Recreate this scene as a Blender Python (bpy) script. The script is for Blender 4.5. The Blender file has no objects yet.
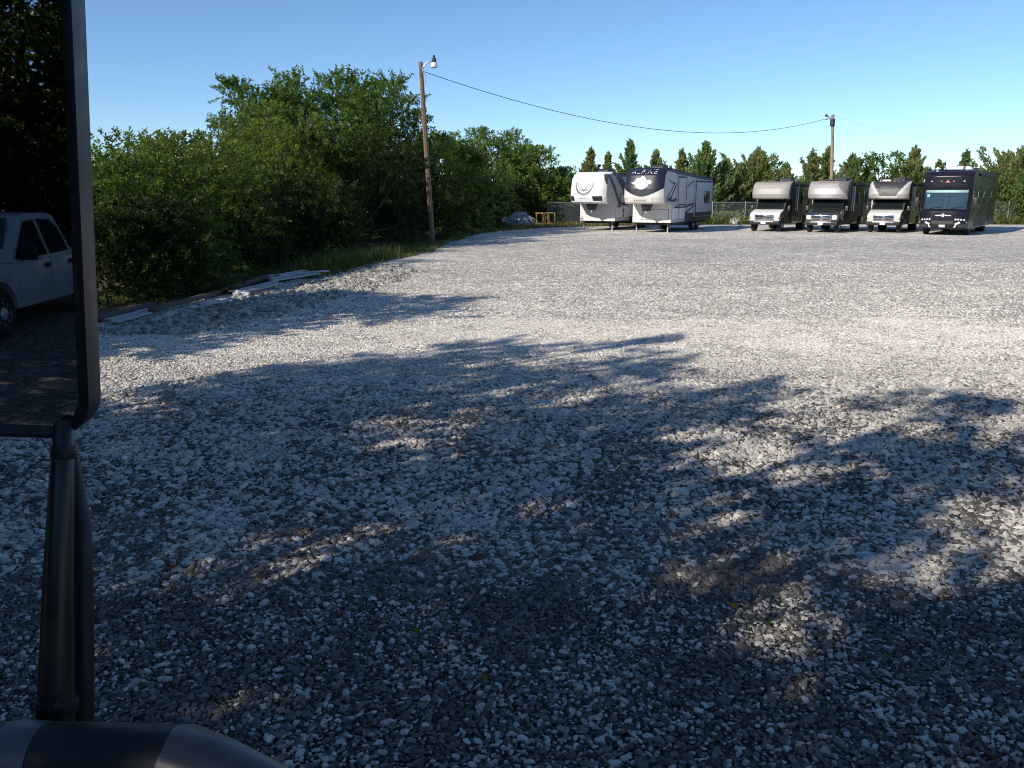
import bpy, bmesh, math, random
import numpy as np
from mathutils import Vector, noise as mnoise
R = math.radians
sc = bpy.context.scene
COL = sc.collection
random.seed(7)

# ------------------------------------------------------------------ camera numbers
H = 2.30
K = H / 2.10
F = 820.0
P = math.atan(189.0 / F)
cp, sp = math.cos(P), math.sin(P)
def U(px, py, d):            # point seen at a pixel, d metres along the view axis
    a = (px - 512) / F * d; b = -(py - 384) / F * d
    return Vector((a, d * cp + b * sp, H - d * sp + b * cp))
def G(px, py):               # ground point under a pixel
    t = math.tan(math.atan((py - 384) / F) + P)
    y = H / t
    d = y * cp + H * sp
    return ((px - 512) / F * d, y)
def AX(px, Y, z=1.5):             # lateral position at depth Y
    return (px - 512) / F * (Y * cp + (H - z) * sp)
def ZT(py, Y):               # height seen at row py, depth Y
    return H + Y * math.tan(math.atan((384 - py) / F) - P)

SUN_AZ, SUN_EL = 50.0, 29.0      # light travels towards azimuth 50 deg right of +Y
sdir = Vector((math.sin(R(SUN_AZ)) * math.cos(R(SUN_EL)), math.cos(R(SUN_AZ)) * math.cos(R(SUN_EL)), -math.sin(R(SUN_EL))))

# ------------------------------------------------------------------ materials
def nmat(name):
    m = bpy.data.materials.new(name); m.use_nodes = True
    nt = m.node_tree; nt.nodes.clear()
    out = nt.nodes.new('ShaderNodeOutputMaterial')
    return m, nt, out
def N(nt, t, **kw):
    n = nt.nodes.new(t)
    for k, v in kw.items():
        setattr(n, k, v)
    return n
def S(n, **kw):
    for k, v in kw.items():
        n.inputs[k.replace('_', ' ')].default_value = v
    return n
def mix(nt, a, b, fac, blend='MIX'):
    m = N(nt, 'ShaderNodeMix', data_type='RGBA', blend_type=blend)
    for s, v in ((6, a), (7, b), (0, fac)):
        if hasattr(v, 'is_linked'): nt.links.new(v, m.inputs[s])
        else: m.inputs[s].default_value = v if s == 0 else (tuple(v) + (1,))[:4]
    return m.outputs[2]
def ramp(nt, fac, stops):
    r = N(nt, 'ShaderNodeValToRGB')
    e = r.color_ramp.elements
    while len(e) < len(stops): e.new(0.5)
    for el, (p, c) in zip(e, stops):
        el.position = p; el.color = (c, c, c, 1) if isinstance(c, (int, float)) else tuple(c) + (1,)
    nt.links.new(fac, r.inputs[0])
    return r.outputs[0]
def math_(nt, op, a, b=0.0, clamp=False):
    m = N(nt, 'ShaderNodeMath', operation=op, use_clamp=clamp)
    for i, v in ((0, a), (1, b)):
        if hasattr(v, 'is_linked'): nt.links.new(v, m.inputs[i])
        else: m.inputs[i].default_value = v
    return m.outputs[0]
def surf(name, col, rough=0.6, metal=0.0, var=0.12, scale=3.0, bump=0.0, bscale=40.0, attr=False, spec=0.5, dirt=0.0, coat=0.0):
    m, nt, out = nmat(name)
    b = N(nt, 'ShaderNodeBsdfPrincipled')
    tc = N(nt, 'ShaderNodeTexCoord')
    nz = S(N(nt, 'ShaderNodeTexNoise'), Scale=scale, Detail=5.0, Roughness=0.6)
    nt.links.new(tc.outputs['Object'], nz.inputs['Vector'])
    f = ramp(nt, nz.outputs[0], [(0.3, 1 - var), (0.7, 1 + var)])
    if attr:
        a = N(nt, 'ShaderNodeAttribute', attribute_name='col'); base = a.outputs['Color']
    else:
        base = tuple(col)
    c = mix(nt, base, f, 1.0, 'MULTIPLY')
    if dirt > 0:
        sx = N(nt, 'ShaderNodeSeparateXYZ'); nt.links.new(tc.outputs['Object'], sx.inputs[0])
        n2 = S(N(nt, 'ShaderNodeTexNoise'), Scale=2.2, Detail=6.0); nt.links.new(tc.outputs['Object'], n2.inputs['Vector'])
        g = math_(nt, 'SUBTRACT', 1.35, math_(nt, 'ADD', sx.outputs[2], n2.outputs[0]), True)
        c = mix(nt, c, (0.25, 0.22, 0.18), math_(nt, 'MULTIPLY', g, dirt))
    nt.links.new(c, b.inputs['Base Color'])
    S(b, Roughness=rough, Metallic=metal)
    b.inputs['Specular IOR Level'].default_value = spec
    b.inputs['Coat Weight'].default_value = coat
    b.inputs['Coat Roughness'].default_value = 0.05
    rr = ramp(nt, nz.outputs[0], [(0.25, max(0.0, rough - 0.08)), (0.75, min(1, rough + 0.08))])
    nt.links.new(rr, b.inputs['Roughness'])
    if bump:
        n3 = S(N(nt, 'ShaderNodeTexNoise'), Scale=bscale, Detail=4.0); nt.links.new(tc.outputs['Object'], n3.inputs['Vector'])
        bp = S(N(nt, 'ShaderNodeBump'), Strength=bump, Distance=0.01); nt.links.new(n3.outputs[0], bp.inputs['Height'])
        nt.links.new(bp.outputs[0], b.inputs['Normal'])
    nt.links.new(b.outputs[0], out.inputs[0])
    return m

def leaf_mat(name, trans=0.45):
    m, nt, out = nmat(name)
    a = N(nt, 'ShaderNodeAttribute', attribute_name='col')
    d = S(N(nt, 'ShaderNodeBsdfPrincipled'), Roughness=0.5)
    d.inputs['Specular IOR Level'].default_value = 0.35
    t = N(nt, 'ShaderNodeBsdfTranslucent')
    nz = S(N(nt, 'ShaderNodeTexNoise'), Scale=0.9, Detail=3.0)
    tc = N(nt, 'ShaderNodeTexCoord'); nt.links.new(tc.outputs['Object'], nz.inputs['Vector'])
    c = mix(nt, a.outputs['Color'], ramp(nt, nz.outputs[0], [(0.3, 0.7), (0.7, 1.3)]), 1.0, 'MULTIPLY')
    nt.links.new(c, d.inputs['Base Color'])
    ct = mix(nt, c, (1.5, 1.45, 0.5), 1.0, 'MULTIPLY')
    nt.links.new(ct, t.inputs['Color'])
    ms = N(nt, 'ShaderNodeMixShader'); ms.inputs[0].default_value = trans
    nt.links.new(d.outputs[0], ms.inputs[1]); nt.links.new(t.outputs[0], ms.inputs[2])
    nt.links.new(ms.outputs[0], out.inputs[0])
    return m

M = {}
M['leaf'] = leaf_mat('leaf', 0.47)
M['needle'] = leaf_mat('needle', 0.5)
M['grass'] = leaf_mat('grass_blade', 0.35)
M['bark'] = surf('bark', (0.09, 0.07, 0.05), 0.9, var=0.4, scale=8, bump=0.8, bscale=25)
M['paint'] = surf('vehicle_paint', (1, 1, 1), 0.28, attr=True, var=0.05, dirt=0.25, coat=0.3)
M['gloss'] = surf('dark_gloss_paint', (1, 1, 1), 0.16, attr=True, var=0.05, dirt=0.12, coat=0.6)
M['matte'] = surf('gelcoat', (1, 1, 1), 0.5, attr=True, var=0.06, dirt=0.2)
M['chrome'] = surf('chrome', (0.7, 0.7, 0.72), 0.15, 1.0, var=0.08)
M['silver'] = surf('silver_trim', (0.62, 0.62, 0.64), 0.3, 0.6, var=0.08)
M['black'] = surf('black_plastic', (0.015, 0.015, 0.017), 0.5, var=0.2)
M['rubber'] = surf('rubber', (0.018, 0.018, 0.019), 0.85, var=0.2, scale=10)
M['glass'] = surf('tinted_glass', (0.012, 0.015, 0.017), 0.06, var=0.1, spec=0.7)
M['lamp'] = surf('headlamp_lens', (0.75, 0.77, 0.8), 0.12, 0.2, var=0.08)
M['amber'] = surf('amber_lens', (0.6, 0.2, 0.03), 0.3, var=0.1)
M['plate'] = surf('plate_white', (0.75, 0.75, 0.72), 0.4, var=0.08)
M['steel'] = surf('galvanised_steel', (0.42, 0.43, 0.44), 0.45, 0.7, var=0.15, scale=12)
M['dark_steel'] = surf('dark_steel', (0.04, 0.04, 0.042), 0.55, 0.3, var=0.2)
M['ac'] = surf('roof_unit_dark', (0.035, 0.037, 0.04), 0.6, var=0.15)
M['white'] = surf('white_plastic', (0.72, 0.72, 0.7), 0.45, var=0.06)
M['pole'] = surf('weathered_pole', (0.20, 0.13, 0.085), 0.85, var=0.35, scale=6, bump=0.7, bscale=30)
M['pole_grey'] = surf('grey_pole', (0.30, 0.24, 0.18), 0.85, var=0.3, scale=6, bump=0.7, bscale=30)
M['cable'] = surf('cable', (0.03, 0.03, 0.03), 0.6)
M['yellow_wood'] = surf('yellow_lumber', (0.62, 0.36, 0.09), 0.7, var=0.2, scale=7)
M['board_grey'] = surf('weathered_board', (0.42, 0.42, 0.43), 0.8, var=0.3, scale=9, bump=0.5, bscale=60)
M['board_brown'] = surf('brown_board', (0.10, 0.08, 0.06), 0.85, var=0.3, scale=9, bump=0.5, bscale=60)
M['rock'] = surf('pale_rock', (0.5, 0.48, 0.44), 0.9, var=0.25, scale=5, bump=0.8, bscale=14)
M['mir_black'] = surf('mirror_housing_plastic', (0.010, 0.011, 0.012), 0.45, var=0.15, scale=30, spec=0.3)
M['mir_arm'] = surf('mirror_arm_enamel', (0.016, 0.014, 0.014), 0.3, var=0.35, scale=14, spec=0.4)
M['mir_clamp'] = surf('mirror_clamp_alloy', (0.08, 0.083, 0.088), 0.36, 0.4, var=0.25, scale=20)

def mirror_mat():
    m, nt, out = nmat('mirror_glass')
    tc = N(nt, 'ShaderNodeTexCoord')
    nz = S(N(nt, 'ShaderNodeTexNoise'), Scale=18.0, Detail=4.0); nt.links.new(tc.outputs['Object'], nz.inputs['Vector'])
    g = S(N(nt, 'ShaderNodeBsdfPrincipled'), Metallic=1.0)
    nt.links.new(ramp(nt, nz.outputs[0], [(0.35, (0.33, 0.345, 0.36)), (0.7, (0.37, 0.385, 0.40))]), g.inputs['Base Color'])
    g.inputs['Roughness'].default_value = 0.012
    nt.links.new(g.outputs[0], out.inputs[0])
    return m
M['mirror'] = mirror_mat()

def mesh_link_mat():
    m, nt, out = nmat('chain_link')
    tc = N(nt, 'ShaderNodeTexCoord'); sx = N(nt, 'ShaderNodeSeparateXYZ'); nt.links.new(tc.outputs['Object'], sx.inputs[0])
    k = 1 / 0.06
    def line(sgn):
        s = math_(nt, 'ADD', sx.outputs[0], math_(nt, 'MULTIPLY', sx.outputs[2], sgn))
        fr = math_(nt, 'FRACT', math_(nt, 'MULTIPLY', s, k))
        return math_(nt, 'LESS_THAN', fr, 0.075)
    a = math_(nt, 'MAXIMUM', line(1.0), line(-1.0))
    b = S(N(nt, 'ShaderNodeBsdfPrincipled'), Roughness=0.45, Metallic=0.5)
    b.inputs['Base Color'].default_value = (0.42, 0.44, 0.45, 1)
    t = N(nt, 'ShaderNodeBsdfTransparent'); ms = N(nt, 'ShaderNodeMixShader')
    nt.links.new(a, ms.inputs[0]); nt.links.new(t.outputs[0], ms.inputs[1]); nt.links.new(b.outputs[0], ms.inputs[2])
    nt.links.new(ms.outputs[0], out.inputs[0])
    return m
M['link'] = mesh_link_mat()

# ------------------------------------------------------------------ mesh helpers
class MB:
    def __init__(s): s.v = []; s.f = []; s.c = []
    def add(s, vs, fs, col=(1, 1, 1)):
        o = len(s.v); s.v += [tuple(v) for v in vs]; s.f += [tuple(i + o for i in f) for f in fs]
        if callable(col): s.c += [tuple(col(*v)) for v in vs]
        else: s.c += [tuple(col)] * len(vs)
        return s
    def box(s, x0, x1, y0, y1, z0, z1, col=(1, 1, 1)):
        v = [(x, y, z) for x in (x0, x1) for y in (y0, y1) for z in (z0, z1)]
        return s.add(v, [(0, 1, 3, 2), (4, 6, 7, 5), (0, 4, 5, 1), (2, 3, 7, 6), (0, 2, 6, 4), (1, 5, 7, 3)], col)
    def prism(s, prof, x0, x1, col=(1, 1, 1), taper=0.0):       # profile in (y, z), extruded along x
        n = len(prof)
        v = [(x0, y, z) for y, z in prof] + [(x1, y, z) for y, z in prof]
        f = [tuple(range(n)), tuple(range(2 * n - 1, n - 1, -1))] + [(i, i + n, (i + 1) % n + n, (i + 1) % n) for i in range(n)]
        return s.add(v, f, col)
    def poly_xz(s, pts, y0, y1, col=(1, 1, 1)):                # profile in (x, z), extruded along y
        n = len(pts)
        v = [(x, y0, z) for x, z in pts] + [(x, y1, z) for x, z in pts]
        f = [tuple(range(n)), tuple(range(2 * n - 1, n - 1, -1))] + [(i, i + n, (i + 1) % n + n, (i + 1) % n) for i in range(n)]
        return s.add(v, f, col)
    def grid(s, fn, nu, nv, col=(1, 1, 1)):
        v = []; cs = []
        for j in range(nv + 1):
            for i in range(nu + 1):
                u, w = i / nu, j / nv
                p = fn(u, w); v.append(p); cs.append(col(u, w, p) if callable(col) else col)
        f = [(j * (nu + 1) + i, j * (nu + 1) + i + 1, (j + 1) * (nu + 1) + i + 1, (j + 1) * (nu + 1) + i) for j in range(nv) for i in range(nu)]
        s.add(v, f); s.c[-len(v):] = [tuple(c) for c in cs]
        return s
    def tube(s, pts, r, n=10, col=(1, 1, 1), caps=True):
        pts = [Vector(p) for p in pts]
        rs = r if isinstance(r, (list, tuple)) else [r] * len(pts)
        vs = []; up = None
        for i, p in enumerate(pts):
            t = (pts[min(i + 1, len(pts) - 1)] - pts[max(i - 1, 0)]).normalized()
            if up is None:
                up = t.orthogonal().normalized()
            up = (up - t * up.dot(t)).normalized(); b = t.cross(up)
            for k in range(n):
                a = 2 * math.pi * k / n
                vs.append(p + (up * math.cos(a) + b * math.sin(a)) * rs[i])
        m = len(pts)
        fs = [(i * n + k, i * n + (k + 1) % n, (i + 1) * n + (k + 1) % n, (i + 1) * n + k) for i in range(m - 1) for k in range(n)]
        if caps: fs += [tuple(range(n))[::-1], tuple((m - 1) * n + k for k in range(n))]
        return s.add(vs, fs, col)
    def lathe(s, prof, c, axis='Z', n=20, col=(1, 1, 1)):      # prof: (radius, height) about an axis through c
        vs = []; m = len(prof)
        for r, h in prof:
            for k in range(n):
                a = 2 * math.pi * k / n; q, w = r * math.cos(a), r * math.sin(a)
                vs.append((c[0] + q, c[1] + w, c[2] + h) if axis == 'Z' else (c[0] + h, c[1] + q, c[2] + w))
        fs = [(i * n + k, i * n + (k + 1) % n, (i + 1) * n + (k + 1) % n, (i + 1) * n + k) for i in range(m - 1) for k in range(n)]
        fs += [tuple(range(n))[::-1], tuple((m - 1) * n + k for k in range(n))]
        return s.add(vs, fs, col)
    def build(s, name, mat, parent=None, bevel=0.0, smooth=35, loc=None):
        me = bpy.data.meshes.new(name); me.from_pydata(s.v, [], s.f)
        a = me.color_attributes.new('col', 'FLOAT_COLOR', 'POINT')
        a.data.foreach_set('color', np.array([tuple(c)[:3] + (1,) for c in s.c], dtype=np.float32).ravel())
        bm = bmesh.new(); bm.from_mesh(me)
        bmesh.ops.recalc_face_normals(bm, faces=bm.faces)
        if bevel:
            es = [e for e in bm.edges if len(e.link_faces) == 2 and e.calc_face_angle(0) > R(30)]
            bmesh.ops.bevel(bm, geom=es, offset=bevel, segments=2, affect='EDGES', profile=0.6, clamp_overlap=True)
        bm.to_mesh(me); bm.free()
        if smooth:
            me.polygons.foreach_set('use_smooth', [True] * len(me.polygons))
            me.set_sharp_from_angle(angle=R(smooth))
        me.materials.append(mat)
        o = bpy.data.objects.new(name, me); COL.objects.link(o)
        if loc: o.location = loc
        o.parent = parent
        return o

def tag(o, label=None, cat=None, group=None, kind=None):
    if label: o['label'] = label
    if cat: o['category'] = cat
    if group: o['group'] = group
    if kind: o['kind'] = kind
    return o
def thing(name, label, cat, loc=(0, 0, 0), rz=0.0, group=None):
    o = bpy.data.objects.new(name, None); COL.objects.link(o)
    o.location = loc; o.rotation_euler = (0, 0, rz); o.empty_display_size = 0.3
    return tag(o, label, cat, group)

def quads_object(name, V, C, mat, parent=None, nper=4):
    n = len(V) // nper
    me = bpy.data.meshes.new(name)
    me.vertices.add(len(V)); me.vertices.foreach_set('co', V.astype(np.float32).ravel())
    me.loops.add(len(V)); me.loops.foreach_set('vertex_index', np.arange(len(V), dtype=np.int32))
    me.polygons.add(n)
    me.polygons.foreach_set('loop_start', np.arange(0, len(V), nper, dtype=np.int32))
    me.update(calc_edges=True)
    a = me.color_attributes.new('col', 'FLOAT_COLOR', 'POINT')
    cc = np.ones((len(V), 4), np.float32); cc[:, :3] = np.repeat(C, nper, 0)
    a.data.foreach_set('color', cc.ravel())
    me.materials.append(mat)
    o = bpy.data.objects.new(name, me); COL.objects.link(o); o.parent = parent
    return o
def unit(a): return a / np.maximum(np.linalg.norm(a, axis=-1, keepdims=True), 1e-6)

def leaf_quads(rng, pos, d, length, width, bend=0.25):
    n = len(pos)
    side = unit(np.cross(d, rng.normal(size=(n, 3))))
    nor = np.cross(d, side)
    L = (length * rng.uniform(0.7, 1.3, n))[:, None]; W = (width * rng.uniform(0.7, 1.3, n))[:, None]
    p0 = pos; p2 = pos + d * L - nor * L * bend
    m = pos + d * L * 0.5 + nor * L * bend * 0.2
    return np.stack([p0, m + side * W * 0.5, p2, m - side * W * 0.5], 1).reshape(-1, 3)

# ------------------------------------------------------------------ broadleaf trees
def crown_data(seed, h, rad, zlow, nlobes, shoots, leaf, dens=1.0, top_sprigs=10, squash=1.0, ls=1.0):
    rng = np.random.default_rng(seed)
    lobes = []
    for k in range(nlobes):
        t = (k + 0.5) / nlobes
        z = zlow + (h - zlow) * (0.12 + 0.78 * t)
        env = rad * math.sqrt(max(0.06, 1 - ((z - (zlow + 0.42 * (h - zlow))) / (0.62 * (h - zlow))) ** 2))
        a = k * 2.4 + rng.uniform(-0.5, 0.5); q = env * rng.uniform(0.35, 0.85)
        lr = rng.uniform(0.30, 0.46) * rad * (1.1 - 0.4 * t) * ls
        lobes.append((q * math.cos(a), q * math.sin(a), min(z, h - lr * 0.7), lr))
    P0 = []; D = []; LN = []; TONE = []
    for lx, ly, lz, lr in lobes:
        n = int(1.5 * shoots * (lr / (0.38 * rad * ls)) ** 2)
        dr = unit(rng.normal(size=(n, 3)) + np.array([0, 0, 0.25]))
        out = unit(np.array([lx, ly, (lz - 0.45 * h) * 0.8]))
        st = np.array([lx, ly, lz]) + dr * lr * rng.uniform(0.25, 0.95, (n, 1)) * np.array([1, 1, squash])
        P0.append(st); D.append(unit(dr * 0.8 + out * 0.3 + np.array([0, 0, 0.35]) + rng.normal(size=(n, 3)) * 0.35))
        LN.append(rng.uniform(0.35, 0.9, n) * (0.5 + 0.18 * rad) * ls); TONE.append(np.full(n, rng.uniform(0.75, 1.25)) * rng.uniform(0.8, 1.2, n))
    for k in range(top_sprigs):
        lx, ly, lz, lr = lobes[-1 - (k % max(1, nlobes // 2))]
        P0.append(np.array([[lx, ly, lz]]) + rng.normal(size=(1, 3)) * lr * 0.4 + [0, 0, lr * 0.4])
        D.append(unit(np.array([[rng.normal() * 0.35, rng.normal() * 0.35, 1.0]]))); LN.append(np.array([rng.uniform(0.6, 1.15) * (0.4 + 0.22 * rad)])); TONE.append(np.array([1.15]))
    P0 = np.concatenate(P0); D = np.concatenate(D); LN = np.concatenate(LN); TONE = np.concatenate(TONE)
    lim = P0[:, 2] + np.maximum(D[:, 2], 0) * LN
    over = np.maximum(0, lim - h)
    P0[:, 2] -= over
    nl = np.maximum(8, (LN / (leaf * 0.26) * dens)).astype(int)
    idx = np.repeat(np.arange(len(P0)), nl)
    t = rng.uniform(0.02, 1.0, len(idx))
    droop = np.zeros((len(idx), 3)); droop[:, 2] = -0.22 * t ** 2 * LN[idx]
    pos = P0[idx] + D[idx] * (t * LN[idx])[:, None] + droop + rng.normal(size=(len(idx), 3)) * leaf * 0.35
    d = unit(D[idx] * 0.5 + rng.normal(size=(len(idx), 3)) * 0.75)
    pos[:, 2] = np.maximum(pos[:, 2], 0.05)
    V = leaf_quads(rng, pos, d, leaf * 1.25, leaf * 0.75)
    return V, TONE[idx] * rng.uniform(0.7, 1.3, len(idx)), lobes, rng

GREENS = {'hack': (0.102, 0.182, 0.036), 'dark': (0.024, 0.046, 0.010), 'mid': (0.085, 0.145, 0.030), 'far': (0.130, 0.205, 0.050), 'olive': (0.125, 0.180, 0.036), 'cedar': (0.28, 0.37, 0.14), 'cedar2': (0.20, 0.31, 0.13)}  # 'dark' is leaf green lowered to imitate deep shade in the brush
def tint(rng, tone, base):
    c = np.array(base)[None, :] * tone[:, None]
    y = rng.uniform(0, 1, len(tone))[:, None] ** 3
    return np.clip(c * (1 - y * 0.4) + y * 0.4 * np.array([0.11, 0.12, 0.02]), 0.004, 0.3)

def broadleaf(name, label, x, y, h, rad, seed, leaf=0.1, zlow=0.5, nl=14, shoots=38, col='hack', dens=1.0, group=None, cat='tree', sprigs=10, rz=0.0, ls=1.0):
    root = thing(name, label, cat, (x, y, 0), rz, group)
    V, tone, lobes, rng = crown_data(seed, h, rad, zlow, nl, shoots, leaf, dens, sprigs, 1.0, ls)
    quads_object('crown', V, tint(rng, tone, GREENS[col]), M['leaf'], root)
    mb = MB(); r0 = 0.035 * h ** 0.9 + 0.02
    fork = max(0.35, zlow + 0.18 * h)
    top = Vector((rng.normal() * 0.15, rng.normal() * 0.15, h * 0.72))
    mb.tube([(0, 0, -0.1), (0.02, 0.03, fork * 0.5), (0.05, -0.03, fork), top * 0.75, top], [r0 * 1.25, r0, r0 * 0.85, r0 * 0.5, r0 * 0.2], 9)
    for lx, ly, lz, lr in lobes:
        s = Vector((0.04, -0.02, fork * rng.uniform(0.5, 1.1))); e = Vector((lx, ly, lz))
        md = s.lerp(e, 0.5) + Vector((0, 0, -0.08 * (e - s).length))
        mb.tube([s, md, e], [r0 * 0.5, r0 * 0.32, r0 * 0.12], 6)
        for q in range(2):
            d = Vector((rng.normal(), rng.normal(), abs(rng.normal()) + 0.3)).normalized() * lr * rng.uniform(0.9, 1.35)
            k = e + d * 0.5 + Vector((rng.normal(), rng.normal(), rng.normal())) * 0.08 * lr
            f = e + d; f.z = min(f.z, h)
            mb.tube([e, k, f], [r0 * 0.12, r0 * 0.07, r0 * 0.03], 5)
    mb.build('trunk', M['bark'], root)
    return root

# ------------------------------------------------------------------ conifers
def cedar_meshes(seed, h, rad, card=0.26, ragged=0.35, low=0.25, nb=150, col='cedar'):
    rng = np.random.default_rng(seed)
    pos = []; dd = []; tone = []
    lumps = rng.uniform(0.72, 1.15, 7); ph = rng.uniform(0, 6.28, 7)
    for k in range(nb):
        t = (k + rng.uniform()) / nb
        z = low + (h * 0.93 - low) * t ** 0.9
        a = rng.uniform(0, 2 * math.pi)
        li = int(t * 6.99)
        env = rad * (1 - t) ** 0.85 * min(1.0, 0.6 + t * 3) * lumps[li] * (1 + 0.22 * math.sin(a * 2 + ph[li]))
        ln = max(0.22, env * (1 - ragged * rng.uniform(0, 1) ** 1.5)) * (1.45 if rng.uniform() < 0.22 else 1.0)
        upk = rng.uniform(0.45, 1.0) + 0.9 * t
        d = np.array([math.cos(a), math.sin(a), upk]); d /= np.linalg.norm(d)
        n = int(14 + ln * 42)
        s = rng.uniform(0.08, 1, n) ** 0.8
        q = np.array([0, 0, z - 0.4 * ln * upk])[None, :] + d[None, :] * (s * ln * 1.15)[:, None] + rng.normal(size=(n, 3)) * ((0.02 + 0.065 * ln) * (1 - 0.8 * s))[:, None]
        q[:, 2] += 0.18 * ln * s ** 2
        q[:, 2] = np.clip(q[:, 2], 0.1, h)
        pos.append(q); dd.append(unit(d[None, :] * 0.9 + rng.normal(size=(n, 3)) * 0.42 + np.array([0, 0, 0.3])))
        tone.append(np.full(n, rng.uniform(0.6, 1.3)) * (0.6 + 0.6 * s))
    q = np.stack([rng.normal(size=40) * 0.05, rng.normal(size=40) * 0.05, rng.uniform(h * 0.84, h * 0.985, 40)], 1)
    pos.append(q); dd.append(unit(rng.normal(size=(40, 3)) * 0.35 + np.array([0, 0, 1.0]))); tone.append(np.full(40, 1.1))
    pos = np.concatenate(pos); dd = np.concatenate(dd); tone = np.concatenate(tone)
    V = leaf_quads(rng, pos, dd, card, card * 0.38, 0.12)
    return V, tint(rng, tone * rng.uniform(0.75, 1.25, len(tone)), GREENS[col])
def cedar(label, x, y, h, rad, seed, group, name='cedar_tree', **kw):
    root = thing(name, label, 'tree', (x, y, 0), 0, group)
    col = kw.get('col', 'cedar')
    V, C = cedar_meshes(seed, h, rad, **kw)
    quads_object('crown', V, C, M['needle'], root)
    mb = MB(); mb.tube([(0, 0, -0.1), (0.02, 0, h * 0.5), (0, 0.01, h * 0.95)], [0.035 * h * 0.6 + 0.03, 0.08, 0.015], 8)
    mb.build('trunk', M['bark'], root)
    return root

# ------------------------------------------------------------------ sky, sun, camera
w = bpy.data.worlds.new('World'); sc.world = w; w.use_nodes = True
nt = w.node_tree; nt.nodes.clear()
sky = N(nt, 'ShaderNodeTexSky', sky_type='NISHITA', sun_disc=False)
sky.sun_elevation = R(SUN_EL); sky.sun_rotation = R(180 + SUN_AZ); sky.altitude = 200; sky.air_density = 0.8; sky.dust_density = 0.0; sky.ozone_density = 2.5
bg = N(nt, 'ShaderNodeBackground'); bg.inputs[1].default_value = 0.135
wo = N(nt, 'ShaderNodeOutputWorld')
skc = mix(nt, sky.outputs[0], (0.84, 0.99, 1.12), 1.0, 'MULTIPLY'); nt.links.new(skc, bg.inputs[0]); nt.links.new(bg.outputs[0], wo.inputs[0])
sl = bpy.data.lights.new('sun', 'SUN'); sl.energy = 5.0; sl.angle = R(0.53); sl.color = (1.0, 0.92, 0.80)
so = bpy.data.objects.new('sun', sl); COL.objects.link(so); so.rotation_euler = sdir.to_track_quat('-Z', 'Y').to_euler()
so.location = (-20, -20, 30)
cd = bpy.data.cameras.new('camera'); cd.sensor_width = 36; cd.lens = F / 1024 * 36; cd.clip_end = 3000; cd.clip_start = 0.05
cam = bpy.data.objects.new('camera', cd); COL.objects.link(cam); cam.location = (0, 0, H); cam.rotation_euler = (math.pi / 2 - P, 0, 0)
sc.camera = cam
sc.view_settings.view_transform = 'Standard'; sc.view_settings.look = 'None'; sc.view_settings.exposure = 0
sc.cycles.use_denoising = True; sc.cycles.filter_width = 1.05
sc.cycles.max_bounces = 8; sc.cycles.transparent_max_bounces = 24

# ------------------------------------------------------------------ ground
def ground_mat():
    m, nt, out = nmat('ground_dirt_grass')
    tc = N(nt, 'ShaderNodeTexCoord'); ob = tc.outputs['Object']
    n1 = S(N(nt, 'ShaderNodeTexNoise'), Scale=0.5, Detail=6.0); nt.links.new(ob, n1.inputs['Vector'])
    n2 = S(N(nt, 'ShaderNodeTexNoise'), Scale=14.0, Detail=6.0); nt.links.new(ob, n2.inputs['Vector'])
    c = mix(nt, (0.045, 0.055, 0.02), (0.10, 0.085, 0.055), ramp(nt, n1.outputs[0], [(0.4, 0.0), (0.62, 1.0)]))
    c = mix(nt, c, ramp(nt, n2.outputs[0], [(0.3, 0.55), (0.7, 1.35)]), 1.0, 'MULTIPLY')
    b = S(N(nt, 'ShaderNodeBsdfPrincipled'), Roughness=0.95)
    nt.links.new(c, b.inputs['Base Color'])
    bp = S(N(nt, 'ShaderNodeBump'), Strength=0.8, Distance=0.05); nt.links.new(n2.outputs[0], bp.inputs['Height']); nt.links.new(bp.outputs[0], b.inputs['Normal'])
    nt.links.new(b.outputs[0], out.inputs[0])
    return m
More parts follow.
